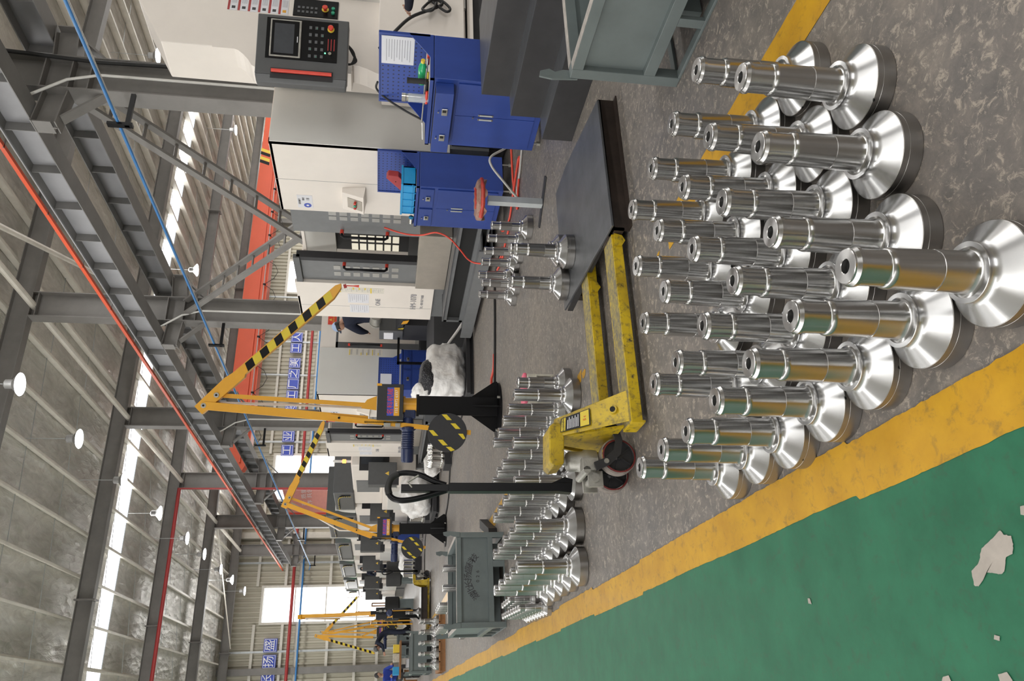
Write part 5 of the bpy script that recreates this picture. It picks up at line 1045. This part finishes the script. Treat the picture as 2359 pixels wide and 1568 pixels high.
for k, (x, y, lab) in enumerate(((3.6, 31.0, 'brown'), (2.9, 30.6, 'orange'), )):
    t = thing('guard_rail', '%s tubular guard frame beside the far jib cranes' % lab, 'frame', (x, y, 0)); m = MB()
    for q in (0, 1.2): m.cyl((q * .2, q, 0), (q * .2, q, 1.5), .025, n=8)
    m.cyl((0, 0, 1.5), (.24, 1.2, 1.5), .025, n=8); m.cyl((0, 0, .9), (.24, 1.2, .9), .02, n=8); m.build('tube_frame', M['cardboard' if k == 0 else 'yellow_crane'], t, smooth=40)
t = thing('work_bench', 'low wooden bench with boxes beside the seated worker at the left edge', 'bench', (1.35, 24.6, 0)); B('bench_top', M['cardboard'], t, (-.5, .5, -.4, .4, .55, .6)); [B('leg', M['black_matt'], t, (q, q + .05, r, r + .05, 0, .55)) for q in (-.48, .42) for r in (-.38, .32)]; B('shelf', M['rust'], t, (-.48, .48, -.38, .38, .2, .23))
for k, (x, z, mm, lab) in enumerate(((-.3, .6, 'cyan', 'bright blue tub'), (.05, .6, 'canwhite', 'white box'), (.3, .6, 'labely', 'yellow tin'), (-.1, .23, 'paper', 'white carton under the top'))): tt = thing('storage_box', '%s on the low wooden bench' % lab, 'box', (1.35 + x, 24.6, z)); B('box_body', M[mm], tt, (-.11, .11, -.15, .15, 0, .18), bevel=.01)
# ---------------------------------------------------------------- people
def person(label, loc, rz, J, rad, cloth, legs, head, hr=.105, cap=None, gloves=None):
    t = thing('person', label, 'person', loc, rz)
    names = list(J); idx = {n: i for i, n in enumerate(names)}
    E = [('pelvis', 'waist'), ('waist', 'chest'), ('chest', 'neck')]
    for s in 'LR': E += [('chest', 'sh' + s), ('sh' + s, 'el' + s), ('el' + s, 'wr' + s), ('wr' + s, 'hand' + s), ('pelvis', 'hip' + s), ('hip' + s, 'kn' + s), ('kn' + s, 'an' + s), ('an' + s, 'toe' + s)]
    me = bpy.data.meshes.new('body'); me.from_pydata([J[n] for n in names], [(idx[a], idx[b_]) for a, b_ in E], [])
    o = bpy.data.objects.new('body', me); COL.objects.link(o); o.parent = t
    sk = o.modifiers.new('skin', 'SKIN'); sk.use_smooth_shade = True
    for i, n in enumerate(names):
        v = me.skin_vertices[0].data[i]; r = rad.get(n, rad.get(n[:-1], .06)); v.radius = r if isinstance(r, tuple) else (r, r); v.use_root = n == 'pelvis'
    ss = o.modifiers.new('sub', 'SUBSURF'); ss.levels = ss.render_levels = 2
    dg = bpy.context.evaluated_depsgraph_get(); nm = bpy.data.meshes.new_from_object(o.evaluated_get(dg)); o.modifiers.clear(); o.data = nm
    for mm in (cloth, legs, M['skin'], M['rubber']): nm.materials.append(mm)
    segs = []
    for a, b_ in E:
        k = 0
        if a[:2] in ('hi', 'kn') or (a == 'pelvis'): k = 1
        if a[:2] == 'wr': k = 2
        if a[:2] == 'an': k = 3
        if (a, b_) == ('chest', 'neck'): k = 0
        if (a, b_) == ('pelvis', 'waist'): k = 0
        segs.append((Vector(J[a]), Vector(J[b_]), k))
    for p in nm.polygons:
        c = p.center; best = 9; bk = 0
        for a, b_, k in segs:
            ab = b_ - a; tt = max(0, min(1, (c - a).dot(ab) / ab.length_squared)); dd = (c - a - ab * tt).length
            if dd < best - .004: best = dd; bk = k
        p.material_index = bk; p.use_smooth = True
    for s in 'LR':      # fingers
        h = Vector(J['hand' + s]); d = (h - Vector(J['wr' + s])).normalized(); sd = d.orthogonal().normalized()
        for k in range(4):
            m = MB(); a = h + sd * (.011 * (k - 1.5) * 1.9); ln = (.045, .055, .05, .038)[k]; m.tube([a, a + d * ln * .6, a + d * ln + Vector((0, 0, -.015))], [.009, .0085, .006], 6); m.build('finger', M['skin'], t, smooth=60)
        m = MB(); a = h - d * .02 + sd * .03; m.tube([a, a + sd * .02 + d * .03], [.010, .008], 6); m.build('thumb', M['skin'], t, smooth=60)
    hc, hdir, hup = Vector(head[0]), Vector(head[1]).normalized(), Vector(head[2]).normalized(); sd = hdir.cross(hup).normalized(); hup = sd.cross(hdir)
    mt = Matrix(((sd.x, hdir.x, hup.x, hc.x), (sd.y, hdir.y, hup.y, hc.y), (sd.z, hdir.z, hup.z, hc.z), (0, 0, 0, 1)))
    def sph(name, m_, prt, c, s, n=14, cut=None):
        m = MB(); vs = []; fs = []
        for i in range(n + 1):
            for j in range(2 * n):
                ph = math.pi * i / n; th = math.pi * j / n; x_, y_, z_ = math.sin(ph) * math.cos(th), math.sin(ph) * math.sin(th), math.cos(ph)
                w2 = 1 - .22 * max(0, -z_); vs.append(mt @ Vector((c[0] + x_ * s[0] * w2, c[1] + y_ * s[1] * w2, c[2] + z_ * s[2])))
        for i in range(n):
            if cut and i > cut: break
            for j in range(2 * n): fs.append((i * 2 * n + j, (i + 1) * 2 * n + j, (i + 1) * 2 * n + (j + 1) % (2 * n), i * 2 * n + (j + 1) % (2 * n)))
        m.add(vs, fs); return m.build(name, m_, prt, smooth=70)
    hd_ = sph('head', M['skin'], t, (0, 0, 0), (.075, .095, .115)); sph('nose', M['skin'], hd_, (0, .097, -.01), (.012, .018, .022), 6)
    for s in (-1, 1): sph('ear', M['skin'], hd_, (s * .076, 0, -.005), (.01, .018, .028), 6); sph('eye', M['bore'], hd_, (s * .03, .087, .012), (.012, .008, .006), 6)
    sph('mouth', M['darkred'], hd_, (0, .088, -.05), (.022, .006, .005), 6)
    sph('hair', M['hair'], hd_, (0, -.012, .012), (.083, .103, .116), 14, 8)
    if cap: cp = sph('cap', cap, hd_, (0, -.004, .03), (.088, .108, .105), 14, 6); sph('cap_peak', cap, cp, (0, .12, .03), (.06, .06, .008), 8)
    m = MB(); m.tube([tuple(Vector(J['neck']) - (Vector(J['neck']) - hc) * -.0), tuple(Vector(J['neck']).lerp(hc, .7))], .05, 10); m.build('neck', M['skin'], t, smooth=60)
    return t
RAD = dict(pelvis=(.15, .12), waist=(.14, .105), chest=(.16, .115), neck=.055, sh=.075, el=.052, wr=.035, hand=.034, hip=.095, kn=.068, an=.045, toe=.04)
STAND = dict(pelvis=(0, 0, .93), waist=(0, 0, 1.08), chest=(0, 0, 1.32), neck=(0, 0, 1.47), shL=(-.19, 0, 1.40), elL=(-.25, -.02, 1.12), wrL=(-.16, .30, 1.12), handL=(-.14, .36, 1.13), shR=(.19, 0, 1.40), elR=(.25, -.02, 1.12), wrR=(.16, .30, 1.12), handR=(.14, .36, 1.13), hipL=(-.09, 0, .86), knL=(-.1, .02, .48), anL=(-.1, 0, .08), toeL=(-.11, .17, .035), hipR=(.09, 0, .86), knR=(.1, .02, .48), anR=(.1, 0, .08), toeR=(.11, .17, .035))
person('person in navy jacket and dark trousers standing at the right frame edge', (5.22, 4.22, 0), R_(-5), STAND, RAD, M['navy'], M['trouser'], ((0, .02, 1.62), (0, 1, 0), (0, 0, 1)))
BEND = dict(pelvis=(0, 0, .93), waist=(0, .06, 1.07), chest=(0, .30, 1.25), neck=(0, .45, 1.30), shL=(-.19, .38, 1.27), elL=(-.25, .52, 1.05), wrL=(-.18, .72, 1.0), handL=(-.16, .79, .98), shR=(.19, .38, 1.27), elR=(.25, .52, 1.05), wrR=(.18, .72, 1.0), handR=(.16, .79, .98), hipL=(-.09, -.02, .86), knL=(-.1, .03, .48), anL=(-.1, 0, .08), toeL=(-.11, .17, .035), hipR=(.09, -.02, .86), knR=(.1, .03, .48), anR=(.1, 0, .08), toeR=(.11, .17, .035))
def up(J, dz, k=1): return {n: (x * k, y * k, z * k + dz) for n, (x, y, z) in J.items()}
RB2 = dict(RAD, pelvis=(.19, .15), waist=(.18, .15), chest=(.2, .16), sh=.1, hip=.12)
t = thing('foot_platform', 'black platform at the front of the second machining center', 'platform', (6.75, 13.1, 0)); B('deck', M['black_matt'], t, (-.4, .5, -.25, .25, .52, .56)); [B('leg', M['black_matt'], t, (q, q + .05, r, r + .05, 0, .52)) for q in (-.38, .42) for r in (-.23, .17)]
RB2 = dict(RAD, pelvis=(.20, .15), waist=(.20, .15), chest=(.22, .16), sh=.11, el=.075, hip=.12)
LEAN = dict(STAND, chest=(-.03, .06, 1.32), neck=(-.10, .14, 1.47), shL=(-.24, .08, 1.36), shR=(.20, .08, 1.40), elL=(-.28, .26, 1.14), elR=(.26, .28, 1.16), wrL=(-.20, .44, 1.05), handL=(-.18, .50, 1.03), wrR=(.18, .46, 1.05), handR=(.16, .52, 1.03))
person('person in navy clothes leaning into the second white machining center', (6.74, 13.1, .56), 0, LEAN, RB2, M['navy'], M['navy'], ((-.22, .20, 1.55), (-.2, 1, -.4), (-.1, .4, 1)), cap=mat('pale_blue_cap', (.35, .45, .65), .7, var=.05))
person('person in navy overalls stooping under the far jib cranes', (2.75, 31.8, 0), R_(95), up(BEND, 0, 1), RAD, M['navy'], M['navy'], ((0, .58, 1.26), (0, 1, -.8), (0, .8, 1)), cap=M['dgrey'])
SIT = dict(pelvis=(0, 0, .52), waist=(0, .02, .66), chest=(0, .06, .90), neck=(0, .09, 1.04), shL=(-.19, .06, .97), elL=(-.24, .2, .76), wrL=(-.2, .42, .78), handL=(-.18, .49, .80), shR=(.19, .06, .97), elR=(.24, .2, .76), wrR=(.2, .42, .78), handR=(.18, .49, .80), hipL=(-.09, .04, .52), knL=(-.12, .42, .50), anL=(-.12, .42, .09), toeL=(-.12, .58, .035), hipR=(.09, .04, .52), knR=(.12, .42, .50), anR=(.12, .42, .09), toeR=(.12, .58, .035))
person('person in bright blue jacket sitting at the low bench, left edge', (.98, 26.3, 0), R_(-160), SIT, RAD, M['bluecloth'], M['trouser'], ((0, .12, 1.18), (0, 1, -.25), (0, .25, 1)))
t = thing('low_stool', 'low wooden stool under the worker in blue', 'stool', (.98, 26.3, 0)); B('seat', M['cardboard'], t, (-.17, .17, -.15, .15, .36, .40)); [B('leg', M['cardboard'], t, (q, q + .04, r, r + .04, 0, .36)) for q in (-.16, .12) for r in (-.14, .1)]
person('person whose dark-haired head shows above a far control box', (5.22, 32.62, .3), R_(180), STAND, RAD, M['navy'], M['navy'], ((0, .02, 1.62), (0, 1, 0), (0, 0, 1)))
t = thing('foot_board', 'low board under the operator at the far control box', 'board', (5.22, 32.60, 0)); B('deck', M['black_matt'], t, (-.25, .25, -.2, .2, 0, .3))
